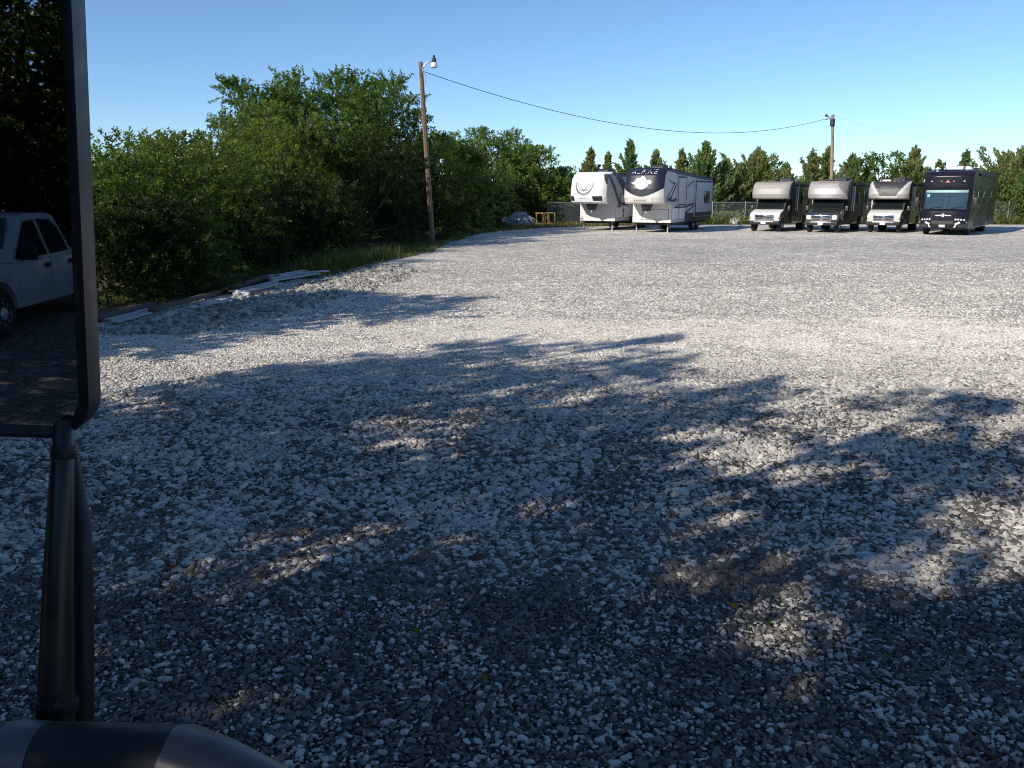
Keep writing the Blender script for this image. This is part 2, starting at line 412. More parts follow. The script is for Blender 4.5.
def gravel_mat():
    m, nt, out = nmat('gravel_ground')
    tc = N(nt, 'ShaderNodeTexCoord'); ob = tc.outputs['Object']
    sx = N(nt, 'ShaderNodeSeparateXYZ'); nt.links.new(ob, sx.inputs[0])
    big = S(N(nt, 'ShaderNodeTexNoise'), Scale=0.22, Detail=5.0, Roughness=0.6); nt.links.new(ob, big.inputs['Vector'])
    mid = S(N(nt, 'ShaderNodeTexNoise'), Scale=1.6, Detail=6.0, Roughness=0.65); nt.links.new(ob, mid.inputs['Vector'])
    wob = math_(nt, 'MULTIPLY', math_(nt, 'SUBTRACT', big.outputs[0], 0.5), 4.0)
    yy = math_(nt, 'ADD', sx.outputs[1], wob)
    yn = math_(nt, 'DIVIDE', math_(nt, 'ADD', yy, 20.0), 100.0, True)
    st = lambda y: (y * K + 20) / 100.0
    # tone of the stones by where one stands in the lot: dark fines, pale crushed rock, grey gravel, pale caliche by the vehicles
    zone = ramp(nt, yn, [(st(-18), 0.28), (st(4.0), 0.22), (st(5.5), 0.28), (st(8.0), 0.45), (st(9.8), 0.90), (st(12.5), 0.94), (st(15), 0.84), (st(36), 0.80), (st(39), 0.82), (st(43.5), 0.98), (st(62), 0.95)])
    def vor(scale):
        v = S(N(nt, 'ShaderNodeTexVoronoi'), Scale=scale); nt.links.new(ob, v.inputs['Vector']); return v
    v1, v2 = vor(22.0), vor(9.0)
    s1 = N(nt, 'ShaderNodeSeparateColor'); nt.links.new(v1.outputs['Color'], s1.inputs[0])
    s2 = N(nt, 'ShaderNodeSeparateColor'); nt.links.new(v2.outputs['Color'], s2.inputs[0])
    t1 = ramp(nt, s1.outputs[0], [(0.0, 0.42), (0.3, 0.8), (0.75, 1.12), (1.0, 1.6)])
    t2 = ramp(nt, s2.outputs[1], [(0.0, 0.75), (0.8, 1.05), (1.0, 1.5)])
    edge = ramp(nt, v1.outputs['Distance'], [(0.25, 1.05), (0.62, 0.6)])
    pm = ramp(nt, mid.outputs[0], [(0.3, 0.78), (0.7, 1.2)])
    pb = ramp(nt, big.outputs[0], [(0.3, 0.80), (0.7, 1.15)])
    c = zone
    for t in (t1, t2, edge, pm, pb): c = mix(nt, c, t, 1.0, 'MULTIPLY')
    hue = mix(nt, (1.05, 0.98, 0.88), (1.09, 0.97, 0.80), s1.outputs[2])
    c = mix(nt, c, hue, 1.0, 'MULTIPLY')
    # crevice shade painted into the sheet colour under the modelled stones near the camera
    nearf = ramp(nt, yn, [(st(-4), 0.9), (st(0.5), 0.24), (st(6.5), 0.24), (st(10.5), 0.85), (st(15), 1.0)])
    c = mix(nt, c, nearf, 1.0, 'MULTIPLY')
    b = S(N(nt, 'ShaderNodeBsdfPrincipled'), Roughness=0.92); b.inputs['Specular IOR Level'].default_value = 0.2
    nt.links.new(c, b.inputs['Base Color'])
    hgt = math_(nt, 'ADD', math_(nt, 'MULTIPLY', v1.outputs['Distance'], -1.0), math_(nt, 'MULTIPLY', v2.outputs['Distance'], -0.6))
    bp = S(N(nt, 'ShaderNodeBump'), Strength=0.8, Distance=0.03); nt.links.new(hgt, bp.inputs['Height']); nt.links.new(bp.outputs[0], b.inputs['Normal'])
    nt.links.new(b.outputs[0], out.inputs[0])
    return m
def sheet(name, pts, z, mat):
    me = bpy.data.meshes.new(name); me.from_pydata([(x, y, z) for x, y in pts], [], [tuple(range(len(pts)))]); me.materials.append(mat)
    o = bpy.data.objects.new(name, me); COL.objects.link(o); o['kind'] = 'structure'; return o
sheet('ground', [(-700, -700), (700, -700), (700, 900), (-700, 900)], -0.004, ground_mat())
edge_l = [(-10.5, -40), (-8.0, -14), (-7.6, 0), (-7.4, 8), (-7.0, 13), (-6.6, 17), (-5.6, 20), (-4.8, 23.5), (-4.4, 27), (-3.4, 31), (-3.3, 35), (-2.9, 40), (-2.4, 45), (-0.4, 51), (2.4, 55.0), (6, 57.5), (12, 60), (30, 61.5)]
edge_l = [(x * K, y * K) for x, y in edge_l]
er = []
rr = random.Random(3)
for (a, b) in zip(edge_l[:-1], edge_l[1:]):
    k = max(2, int(math.dist(a, b) / 0.5))
    for i in range(k):
        t = i / k; er.append((a[0] + (b[0] - a[0]) * t + rr.uniform(-0.22, 0.22), a[1] + (b[1] - a[1]) * t + rr.uniform(-0.2, 0.2)))
lot = er + [edge_l[-1], (70, 63), (70, -44)]
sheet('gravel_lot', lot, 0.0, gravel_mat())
def edge_x(y):
    for (a, b) in zip(edge_l[:-1], edge_l[1:]):
        if a[1] <= y <= b[1]: return a[0] + (b[0] - a[0]) * (y - a[1]) / (b[1] - a[1])
    return edge_l[-1][0]

# loose stones
def stone_mat():
    m, nt, out = nmat('loose_stone')
    a = N(nt, 'ShaderNodeAttribute', attribute_name='tone', attribute_type='INSTANCER')
    tc = N(nt, 'ShaderNodeTexCoord')
    nz = S(N(nt, 'ShaderNodeTexNoise'), Scale=2.2, Detail=5.0, Roughness=0.65); nt.links.new(tc.outputs['Object'], nz.inputs['Vector'])
    c = mix(nt, a.outputs['Color'], ramp(nt, nz.outputs[0], [(0.3, 0.75), (0.7, 1.2)]), 1.0, 'MULTIPLY')
    b = S(N(nt, 'ShaderNodeBsdfPrincipled'), Roughness=0.88); b.inputs['Specular IOR Level'].default_value = 0.25
    nt.links.new(c, b.inputs['Base Color']); nt.links.new(b.outputs[0], out.inputs[0])
    return m
SM = stone_mat()
def stone_tree():
    ng = bpy.data.node_groups.new('stones_on_points', 'GeometryNodeTree')
    ng.interface.new_socket('Geometry', in_out='INPUT', socket_type='NodeSocketGeometry')
    ng.interface.new_socket('Geometry', in_out='OUTPUT', socket_type='NodeSocketGeometry')
    L = ng.links
    gi = ng.nodes.new('NodeGroupInput'); go = ng.nodes.new('NodeGroupOutput')
    jn = ng.nodes.new('GeometryNodeJoinGeometry')
    for k in range(8):
        ico = ng.nodes.new('GeometryNodeMeshIcoSphere'); ico.inputs['Radius'].default_value = 1.0; ico.inputs['Subdivisions'].default_value = 2
        pos = ng.nodes.new('GeometryNodeInputPosition')
        ad = ng.nodes.new('ShaderNodeVectorMath'); ad.operation = 'ADD'; ad.inputs[1].default_value = (k * 7.3, k * 3.1 + 1, -k * 5.7)
        L.new(pos.outputs[0], ad.inputs[0])
        nz = ng.nodes.new('ShaderNodeTexNoise'); nz.inputs['Scale'].default_value = 0.85; nz.inputs['Detail'].default_value = 2.0
        L.new(ad.outputs[0], nz.inputs['Vector'])
        sb = ng.nodes.new('ShaderNodeVectorMath'); sb.operation = 'SUBTRACT'; sb.inputs[1].default_value = (0.5, 0.5, 0.5); L.new(nz.outputs['Color'], sb.inputs[0])
        sc_ = ng.nodes.new('ShaderNodeVectorMath'); sc_.operation = 'SCALE'; sc_.inputs['Scale'].default_value = 1.7; L.new(sb.outputs[0], sc_.inputs[0])
        st = ng.nodes.new('GeometryNodeSetPosition'); L.new(ico.outputs['Mesh'], st.inputs['Geometry']); L.new(sc_.outputs[0], st.inputs['Offset'])
        mt = ng.nodes.new('GeometryNodeSetMaterial'); mt.inputs['Material'].default_value = SM; L.new(st.outputs[0], mt.inputs[0])
        g2 = ng.nodes.new('GeometryNodeGeometryToInstance'); L.new(mt.outputs[0], g2.inputs[0]); L.new(g2.outputs[0], jn.inputs[0])
    ip = ng.nodes.new('GeometryNodeInstanceOnPoints')
    L.new(gi.outputs[0], ip.inputs['Points']); L.new(jn.outputs[0], ip.inputs['Instance'])
    ip.inputs['Pick Instance'].default_value = True
    def na(name, dt):
        n = ng.nodes.new('GeometryNodeInputNamedAttribute'); n.data_type = dt; n.inputs['Name'].default_value = name
        return n.outputs['Attribute']
    L.new(na('pick', 'INT'), ip.inputs['Instance Index']); L.new(na('rot', 'FLOAT_VECTOR'), ip.inputs['Rotation']); L.new(na('size', 'FLOAT_VECTOR'), ip.inputs['Scale'])
    L.new(ip.outputs[0], go.inputs[0])
    return ng
NG = stone_tree()
def stones(name, pts, rad, tone, seed=0, flat=0.5):
    rng = np.random.default_rng(seed); n = len(pts)
    me = bpy.data.meshes.new(name); me.vertices.add(n); me.vertices.foreach_set('co', pts.astype(np.float32).ravel())
    a = me.attributes.new('pick', 'INT', 'POINT'); a.data.foreach_set('value', rng.integers(0, 8, n).astype(np.int32))
    rot = np.stack([rng.normal(size=n) * 0.35, rng.normal(size=n) * 0.35, rng.uniform(0, 6.28, n)], 1)
    a = me.attributes.new('rot', 'FLOAT_VECTOR', 'POINT'); a.data.foreach_set('vector', rot.astype(np.float32).ravel())
    s = np.stack([rad * rng.uniform(0.8, 1.3, n), rad * rng.uniform(0.65, 1.0, n), rad * flat * rng.uniform(0.7, 1.2, n)], 1)
    a = me.attributes.new('size', 'FLOAT_VECTOR', 'POINT'); a.data.foreach_set('vector', s.astype(np.float32).ravel())
    hue = rng.uniform(0, 1, n)[:, None] ** 2
    c = np.ones((n, 4), np.float32); c[:, :3] = tone[:, None] * ((1 - hue) * np.array([1.04, 0.975, 0.88]) + hue * np.array([1.07, 0.97, 0.83]))
    a = me.attributes.new('tone', 'FLOAT_COLOR', 'POINT'); a.data.foreach_set('color', c.ravel())
    o = bpy.data.objects.new(name, me); COL.objects.link(o); o['kind'] = 'stuff'
    md = o.modifiers.new('stones', 'NODES'); md.node_group = NG
    return o
def fbm(x, y, s, o=3):
    return np.array([mnoise.fractal(Vector((a * s, b * s, 3.7)), 1.0, 2.0, o) for a, b in zip(x, y)])
def strat(rng, x0, x1, y0, y1, d):
    nx, ny = int((x1 - x0) * math.sqrt(d)), int((y1 - y0) * math.sqrt(d))
    X, Y = np.meshgrid(np.arange(nx), np.arange(ny))
    X = x0 + (X + rng.uniform(0, 1, X.shape)) * (x1 - x0) / nx; Y = y0 + (Y + rng.uniform(0, 1, Y.shape)) * (y1 - y0) / ny
    X, Y = X.ravel(), Y.ravel()
    k = np.abs(X) < 0.72 * Y + 0.6
    return X[k], Y[k]
def build_gravel():
    rng = np.random.default_rng(11)
    PX, RD, TN = [], [], []
    for (y0, y1, dens, r0, r1) in ((2.0, 5.6, 2000, 0.008, 0.019), (2.0, 5.6, 130, 0.018, 0.028), (4.4, 10.4, 900, 0.011, 0.026), (4.6, 10.4, 330, 0.019, 0.040), (10.0, 15.5, 800, 0.010, 0.020), (15.0, 21, 230, 0.012, 0.026), (21, 29, 60, 0.014, 0.03)):
        X, Y = strat(rng, -0.75 * y1, 0.75 * y1, y0, y1, dens)
        nb = fbm(X, Y, 0.45); nm = fbm(X + 40, Y, 1.6)
        r = r0 + (r1 - r0) * rng.uniform(0, 1, len(X)) ** 1.7
        yw = Y / K + nb * 1.3
        # pale crushed-rock share
        pale = np.interp(yw, [2, 3.9, 4.7, 7.0, 9.0, 13.0, 15.0, 26], [0.25, 0.3, 0.62, 0.66, 0.74, 0.82, 0.55, 0.5]) + nm * 0.45
        isp = rng.uniform(0, 1, len(X)) < pale
        t = np.where(isp, rng.uniform(0.42, 0.76, len(X)) * np.interp(Y, [3, 5, 8.5, 10.5, 12.5], [0.70, 0.78, 0.76, 0.92, 1.18]),  # stone tone lowered where tree shade falls, raised in the sunlit band
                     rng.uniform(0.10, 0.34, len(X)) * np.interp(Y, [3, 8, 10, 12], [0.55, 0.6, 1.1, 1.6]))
        # bigger stones only where the rock is pale
        keep = np.ones(len(X), bool)
        if r1 > 0.05: keep = rng.uniform(0, 1, len(X)) < np.clip(np.interp(yw, [4.2, 5.2, 6.5, 9.6], [0.1, 0.7, 1, 0.8]) + nm * 0.9, 0, 1); t = np.where(rng.uniform(0, 1, len(X)) < 0.8, np.maximum(t, rng.uniform(0.32, 0.52, len(X))), t)
        keep &= X > np.interp(Y, [p[1] for p in edge_l], [p[0] for p in edge_l])
        X, Y, r, t = X[keep], Y[keep], r[keep], t[keep]
        PX.append(np.stack([X, Y, r * rng.uniform(0.0, 0.22, len(X))], 1)); RD.append(r); TN.append(t)
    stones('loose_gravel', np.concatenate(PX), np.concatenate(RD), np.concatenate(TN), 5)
build_gravel()
def build_berm():                     # rough rock shoved up beside the boards
    rng = np.random.default_rng(21); n = 5200
    Y = K * rng.uniform(12.5, 24.0, n); q = rng.normal(size=n)
    X = K * np.interp(Y / K, [12.5, 16, 20, 24], [-5.7, -4.8, -3.9, -3.5]) + q * 0.5
    Z = 0.10 * np.exp(-q ** 2) * (0.5 + fbm(X, Y, 0.9)) + 0.01
    r = rng.uniform(0.02, 0.06, n) * np.where(rng.uniform(0, 1, n) < 0.06, 1.8, 1)
    stones('rock_rubble_berm_stones', np.stack([X, Y, np.maximum(Z, 0.01)], 1), r, rng.uniform(0.16, 0.5, n), 6, 0.75)
build_berm()

# ------------------------------------------------------------------ grass
def grass(name, X, Y, h0, h1, straw, seed, z=0.0, width=0.018):
    rng = np.random.default_rng(seed); n = len(X)
    b = np.stack([X, Y, np.full(n, z)], 1); hh = rng.uniform(h0, h1, n)
    a = rng.uniform(0, 6.28, n); s = np.stack([np.cos(a), np.sin(a), np.zeros(n)], 1) * width * rng.uniform(0.6, 1.5, (n, 1))
    ln = rng.normal(size=(n, 3)) * np.array([0.35, 0.35, 0]); tip = b + (ln + np.array([0, 0, 1])) * hh[:, None]
    V = np.stack([b - s, b + s, tip], 1).reshape(-1, 3)
    g = np.array([0.075, 0.12, 0.022]); st = np.array([0.30, 0.25, 0.12])
    k = (rng.uniform(0, 1, n) < straw)[:, None] * rng.uniform(0.5, 1, (n, 1))
    C = (g * (1 - k) + st * k) * rng.uniform(0.6, 1.3, (n, 1))
    o = quads_object(name, V, C, M['grass'], None, 3); o['kind'] = 'stuff'; return o
rng = np.random.default_rng(33)
n = 12000; Y = K * rng.uniform(21, 46, n); q = np.abs(rng.normal(size=n)) * 1.3
X = np.interp(Y, [p[1] for p in edge_l], [p[0] for p in edge_l]) - q + 0.45
kp = fbm(X, Y, 0.5) + rng.uniform(-0.4, 0.5, n) > -0.05
grass('verge_grass', X[kp], Y[kp], 0.05, 0.20, 0.3, 1, width=0.014)
n = 9000; ang = rng.uniform(0, 1, n)
X = rng.uniform(-4.5, 14, n); Y = rng.uniform(47, 72, n); kp = (X < np.interp(Y, [p[1] for p in edge_l], [p[0] for p in edge_l]) + 0.5)
grass('dry_grass', X[kp], Y[kp], 0.08, 0.32, 0.62, 2, width=0.03)
n = 9000; X = rng.uniform(9, 50, n); Y = 67.5 + np.abs(rng.normal(size=n)) * 1.1
grass('fence_line_weeds', X, Y, 0.15, 0.75, 0.3, 3, width=0.035)
n = 2400; Y = K * np.clip(rng.normal(26.0, 1.6, n), 22.5, 31); X = np.interp(Y, [p[1] for p in edge_l], [p[0] for p in edge_l]) - np.abs(rng.normal(size=n)) * 0.9 + 0.1
grass('tall_grass', X, Y, 0.2, 0.6, 0.06, 4, width=0.016)
n = 5200; Y = K * rng.uniform(12.5, 23.0, n); X = np.interp(Y, [p[1] for p in edge_l], [p[0] for p in edge_l]) - 0.5 - np.abs(rng.normal(size=n)) * 1.0
X -= 0.5; grass('shaded_weeds', X[::2], Y[::2], 0.04, 0.14, 0.15, 5, width=0.012)
def leaf_litter():
    rng = np.random.default_rng(44); n = 46
    Y = rng.uniform(3.0, 9.0, n); X = rng.uniform(-0.5, 0.62, n) * Y
    d = unit(rng.normal(size=(n, 3)) * np.array([1, 1, 0.15])); pos = np.stack([X, Y, np.full(n, 0.035)], 1)
    V = leaf_quads(rng, pos, d, 0.055, 0.035, 0.2)
    C = np.array([[0.22, 0.05, 0.035], [0.20, 0.12, 0.05], [0.08, 0.12, 0.02]])[rng.integers(0, 3, n)]
    o = quads_object('leaf_litter', V, C, M['leaf']); o['kind'] = 'stuff'
leaf_litter()
# ------------------------------------------------------------------ trees of the left hedge row
GH = 'trees of the overgrown row along the left of the lot'
def hedge(px, Y, row, rad, seed, label, **kw):
    Y = Y * K; rad = rad * K; z = ZT(row, Y); kw['leaf'] = kw.get('leaf', 0.1) * 0.78; kw['shoots'] = int(kw['shoots'] * 1.25)
    return broadleaf('hackberry_tree' if z > 4.6 else 'shrub', label, AX(px, Y, z * 0.6), Y, z, rad, seed, group=GH, cat='tree' if z > 4.6 else 'shrub', **kw)
hedge(108, 19.5, 146, 2.3, 101, 'low green bush just right of the truck mirror frame', leaf=0.085, zlow=0.1, nl=14, shoots=50)
hedge(168, 23, 126, 2.6, 102, 'rounded bush with small sprigs on top, left of the tall trees', leaf=0.09, zlow=0.1, nl=15, shoots=50, col='olive')
hedge(205, 27, 138, 2.4, 103, 'lower bush in the dip before the first tall tree', leaf=0.09, zlow=0.1, nl=13, shoots=46)
hedge(262, 36, 74, 2.0, 104, 'tall tree with a tufted top, leftmost of the high trees', leaf=0.12, zlow=0.3, nl=18, shoots=46, sprigs=20)
hedge(283, 32, 100, 2.6, 105, 'mid height leafy tree in front of two tall ones', leaf=0.11, zlow=0.2, nl=16, shoots=46, col='olive')
hedge(325, 39, 66, 3.6, 106, 'tallest tree in the middle of the row, with upright sprigs', leaf=0.13, zlow=0.3, nl=20, shoots=46, sprigs=18)
hedge(382, 43, 72, 3.4, 107, 'tall dark tree directly left of the lamp pole', leaf=0.13, zlow=0.3, nl=20, shoots=48, col='mid', sprigs=14)
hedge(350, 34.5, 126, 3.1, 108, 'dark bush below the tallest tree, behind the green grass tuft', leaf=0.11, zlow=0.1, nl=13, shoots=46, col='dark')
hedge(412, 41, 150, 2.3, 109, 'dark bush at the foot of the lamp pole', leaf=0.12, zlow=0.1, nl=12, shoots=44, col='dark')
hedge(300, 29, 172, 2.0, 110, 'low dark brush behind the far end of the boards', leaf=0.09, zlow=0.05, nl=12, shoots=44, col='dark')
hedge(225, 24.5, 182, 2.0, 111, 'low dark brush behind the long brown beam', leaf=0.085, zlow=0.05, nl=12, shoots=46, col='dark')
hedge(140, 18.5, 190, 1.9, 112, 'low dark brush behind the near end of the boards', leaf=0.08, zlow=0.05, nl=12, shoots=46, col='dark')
hedge(452, 50, 131, 3.6, 113, 'broad green tree just right of the lamp pole', leaf=0.15, zlow=0.2, nl=18, shoots=46, col='far')
hedge(495, 66, 126, 3.8, 114, 'broad tree with a pointed sprig, midway between pole and trailers', leaf=0.16, zlow=0.2, nl=18, shoots=46, col='far', sprigs=14)
hedge(528, 66, 143, 3.3, 115, 'sloping tree crown above the yellow crate', leaf=0.17, zlow=0.2, nl=17, shoots=44, col='far')
hedge(551, 68, 166, 2.4, 116, 'small green tree between the yellow crate and the white trailer', leaf=0.17, zlow=0.15, nl=14, shoots=44, col='far')
hedge(468, 54, 178, 2.8, 117, 'dark bush above the junk heap', leaf=0.15, zlow=0.05, nl=13, shoots=44, col='dark')
hedge(508, 63.5, 182, 2.6, 118, 'dark bush behind the grey rubble pile', leaf=0.16, zlow=0.05, nl=13, shoots=44, col='dark')
hedge(360, 52, 96, 4.2, 119, 'tree filling the gap behind the two tallest of the row', leaf=0.17, zlow=0.2, nl=16, shoots=36, col='dark')
hedge(285, 47, 100, 4.0, 120, 'tree behind the notch between two tall crowns', leaf=0.16, zlow=0.2, nl=16, shoots=36, col='dark')
hedge(425, 57, 140, 3.4, 121, 'tree standing behind the lamp pole', leaf=0.17, zlow=0.2, nl=14, shoots=36, col='dark')
hedge(120, 27, 156, 3.0, 122, 'bush behind the one beside the mirror', leaf=0.12, zlow=0.1, nl=14, shoots=40, col='dark')

hedge(384, 38.3, 160, 1.7, 123, 'small dark bush left of the lamp pole, shading its foot', leaf=0.11, zlow=0.05, nl=12, shoots=50, col='dark')

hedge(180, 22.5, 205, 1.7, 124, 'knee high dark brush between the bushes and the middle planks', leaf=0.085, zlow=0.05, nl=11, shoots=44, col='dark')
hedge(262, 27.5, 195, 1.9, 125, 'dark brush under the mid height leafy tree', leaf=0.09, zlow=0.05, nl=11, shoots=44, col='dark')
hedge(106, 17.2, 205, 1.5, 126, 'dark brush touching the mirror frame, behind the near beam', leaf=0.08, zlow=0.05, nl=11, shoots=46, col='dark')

# trees beside and behind the camera: they shade the foreground and show in the mirror
GB = 'shade trees beside and behind the parked truck'
def near_tree(x, y, h, r, seed, label, **kw):
    broadleaf('shade_tree', label, x * K, y * K, h * K, r * K, seed, group=GB, **kw)
near_tree(-9.8, 10.6, 5.8, 2.8, 131, 'leafy tree hidden behind the mirror whose shadow falls by the boards', leaf=0.11, zlow=0.4, nl=18, shoots=62, ls=0.9, dens=1.2)
near_tree(-8.5, 12.0, 4.3, 1.9, 142, 'low leafy tree directly behind the mirror head', leaf=0.1, zlow=0.2, nl=14, shoots=50)
near_tree(-8.6, 2.9, 7.6, 2.9, 132, 'shade tree left of the camera, casting the far tip of shadow', leaf=0.12, zlow=1.6, nl=17, shoots=31, ls=0.72, dens=1.15)
near_tree(-10.6, 0.9, 7.6, 3.0, 140, 'shade tree set back on the left, shading the gravel by the boards', leaf=0.12, zlow=1.2, nl=15, shoots=31, ls=0.72, dens=1.15)
near_tree(-6.2, -0.6, 7.4, 3.0, 133, 'shade tree close left of the truck, casting the right end of the shadow', leaf=0.12, zlow=2.4, nl=17, shoots=32, ls=0.72, dens=1.15)
near_tree(-8.7, -3.9, 7.9, 3.1, 134, 'shade tree behind the truck on its left, casting the near shadow', leaf=0.12, zlow=1.8, nl=17, shoots=31, ls=0.70, dens=1.15)
near_tree(-5.9, -5.0, 7.4, 2.7, 141, 'shade tree close behind the truck, casting the lower right shadow', leaf=0.12, zlow=2.6, nl=17, shoots=31, ls=0.70, dens=1.15)
near_tree(-6.5, -2.9, 7.2, 2.1, 149, 'slim shade tree between two larger ones left of the truck', leaf=0.12, zlow=2.6, nl=13, shoots=36, ls=0.8)
near_tree(-8.5, 0.9, 7.1, 1.9, 150, 'slim shade tree nearest the left side of the truck cab', leaf=0.12, zlow=2.6, nl=13, shoots=32, ls=0.8)
near_tree(-11.5, -8.6, 8.2, 3.2, 135, 'shade tree farther back on the left', leaf=0.12, zlow=1.0, nl=17, shoots=40)
near_tree(-9.8, -14.5, 7.6, 3.4, 136, 'dark tree beside the silver pickup in the mirror', leaf=0.13, zlow=0.3, nl=16, shoots=70, col='dark')
near_tree(-7.6, -20.0, 8.4, 3.8, 137, 'dark tree behind the silver pickup in the mirror', leaf=0.15, zlow=0.2, nl=18, shoots=70, col='dark')
near_tree(-3.2, -23.5, 9.0, 3.8, 138, 'dark tree at the top of the mirror view', leaf=0.15, zlow=0.2, nl=18, shoots=70, col='dark')
near_tree(-13.5, -21.5, 8.0, 3.8, 139, 'dark tree far back on the left in the mirror', leaf=0.16, zlow=0.2, nl=16, shoots=70, col='dark')

near_tree(-15.5, -2.0, 8.0, 3.4, 143, 'tall unseen tree in the second rank on the left, added to block sky light', leaf=0.15, zlow=0.5, nl=16, shoots=40, col='dark')  # second rank, unseen: added to cut sky light on the foreground
near_tree(-15.0, -9.5, 9.0, 3.8, 144, 'tall unseen tree in the second rank behind on the left, added to block sky light', leaf=0.15, zlow=0.5, nl=16, shoots=40, col='dark')
near_tree(3.5, -22.5, 9.5, 4.0, 146, 'tall dark unseen tree straight behind the truck, added to block sky light', leaf=0.16, zlow=0.2, nl=17, shoots=70, col='dark')  # this and the next are unseen, added behind to block the sky
near_tree(10.0, -20.5, 9.5, 4.0, 147, 'tall dark unseen tree behind the truck on its right, added to block sky light', leaf=0.16, zlow=0.2, nl=17, shoots=70, col='dark')
near_tree(-6.5, -27.0, 10.5, 4.2, 148, 'tallest dark tree at the back of the mirror view', leaf=0.17, zlow=0.2, nl=17, shoots=70, col='dark')
# the wooded right side of the lot, outside the view but mirrored in the glossy vehicle sides
for i, (tx, ty, th) in enumerate(((45, 70, 7.5), (50, 62, 8.0), (53, 54, 7.0), (55, 46, 8.0), (56, 38, 7.5), (57, 30, 8.0))):
    broadleaf('elm_tree', 'leafy tree on the right side of the lot, outside the view', tx * 1.04, ty, th, 4.4, 260 + i, leaf=0.24, zlow=0.1, nl=15, shoots=30, col='dark', group='trees on the right side of the lot')

# ------------------------------------------------------------------ conifers beyond the fence
GC = 'cedars in a line beyond the fence'
ced = [
 (590, 70, 148, 1.5, 'pointed cedar at the left end, above the white trailer cap'),
 (607, 74, 152, 1.0, 'slim cedar second from the left above the white trailer'),
 (629, 71, 139, 1.6, 'spire topped cedar above the gap between the two trailers'),
 (655, 73, 149, 1.4, 'cedar above the dark trailer cap roof unit'),
 (681, 72, 148, 1.5, 'cedar above the front half of the dark capped trailer'),
 (704, 68, 140, 2.2, 'tall dense cedar behind the rear of the dark capped trailer'),
 (724, 70, 158, 1.9, 'dark cedar just right of the trailers'),
 (757, 70, 147, 2.5, 'broad cedar behind the tan capped motorhome'),
 (784, 76, 163, 1.6, 'short cedar between the tan and the silver capped motorhomes'),
 (811, 71, 150, 1.7, 'cedar left of the far pole'),
 (826, 74, 146, 1.5, 'slim cedar directly behind the far pole'),
 (850, 72, 154, 1.9, 'open branched cedar right of the far pole'),
 (912, 70, 146, 1.9, 'pointed cedar left of the black coach'),
 (936, 76, 160, 1.5, 'small cedar tucked left of the black coach roof'),
 (963, 78, 149, 1.3, 'lone cedar standing clear above the black coach roof'),
 (1004, 68, 152, 2.2, 'dense cedar behind the rear of the black coach'),
 (1026, 66, 142, 2.8, 'broad cedar at the right edge of the view'),
]
for i, (px, Y, row, rad, lab) in enumerate(ced):
    Y = Y * K; rad = rad * 1.8; z = ZT(row, Y)
    cedar(lab, AX(px, Y, z / 2), Y, z, rad, 200 + i, GC, nb=150 if rad < 3.6 else 210, col=('cedar', 'cedar2')[i % 3 == 2], card=0.34, ragged=0.75)
broadleaf('elm_tree', 'airy broad leaved tree among the cedars, above the dark capped motorhome', AX(884, 78, 4), 78, ZT(151, 78), 2.5, 231, leaf=0.17, zlow=1.0, nl=15, shoots=24, col='far', group='broad leaved trees beyond the fence')
broadleaf('elm_tree', 'leafy tree at the far right beyond the fence', AX(1060, 68, 4), 68, ZT(150, 68), 3.4, 232, leaf=0.16, zlow=0.3, nl=16, shoots=36, col='far', group='broad leaved trees beyond the fence')
# brush filling the ground between them
fill = [(575, 72, 178), (612, 78, 172), (640, 77, 168), (668, 78, 168), (692, 76, 170), (735, 74, 190), (772, 76, 182), (797, 76, 180), (838, 77, 178), (866, 76, 176), (897, 75, 172), (925, 78, 176), (948, 80, 180), (980, 76, 180), (1012, 74, 172), (745, 69, 205), (718, 67, 207), (1000, 66.5, 208)]
for i, (px, Y, row) in enumerate(fill):
    Y = Y * K; row += 5; z = ZT(row, Y)
    broadleaf('brush', 'green brush filling the ground between the cedars beyond the fence', AX(px, Y, z / 2), Y, z, 2.2, 300 + i, leaf=0.2, zlow=0.05, nl=10, shoots=30, col='far' if i % 2 else 'cedar', group='brush between the cedars', cat='shrub', sprigs=4)

# ------------------------------------------------------------------ fence
def fence():
    Yf = 64.0 * K; x0, x1 = 3.0, 52.0; ht = 1.7
    f = thing('chain_link_fence', 'galvanised chain link fence running behind the parked vehicles', 'fence', (x0, Yf, 0))
    MB().add([(0, 0, 0.05), (x1 - x0, 0, 0.05), (x1 - x0, 0, ht), (0, 0, ht)], [(0, 1, 2, 3)]).build('wire_mesh', M['link'], f)
    MB().tube([(0, -0.03, ht), (x1 - x0, -0.03, ht)], 0.032, 8).build('top_rail', M['steel'], f)
    k = 0; x = 0.0
    while x <= x1 - x0:
        mb = MB().tube([(x, -0.05, 0), (x, -0.05, ht + 0.06)], 0.04, 8)
        mb.lathe([(0.05, 0), (0.055, 0.03), (0.02, 0.07)], (x, -0.05, ht + 0.05), n=8)
        mb.build('post', M['steel'], f); x += 2.75; k += 1
fence()

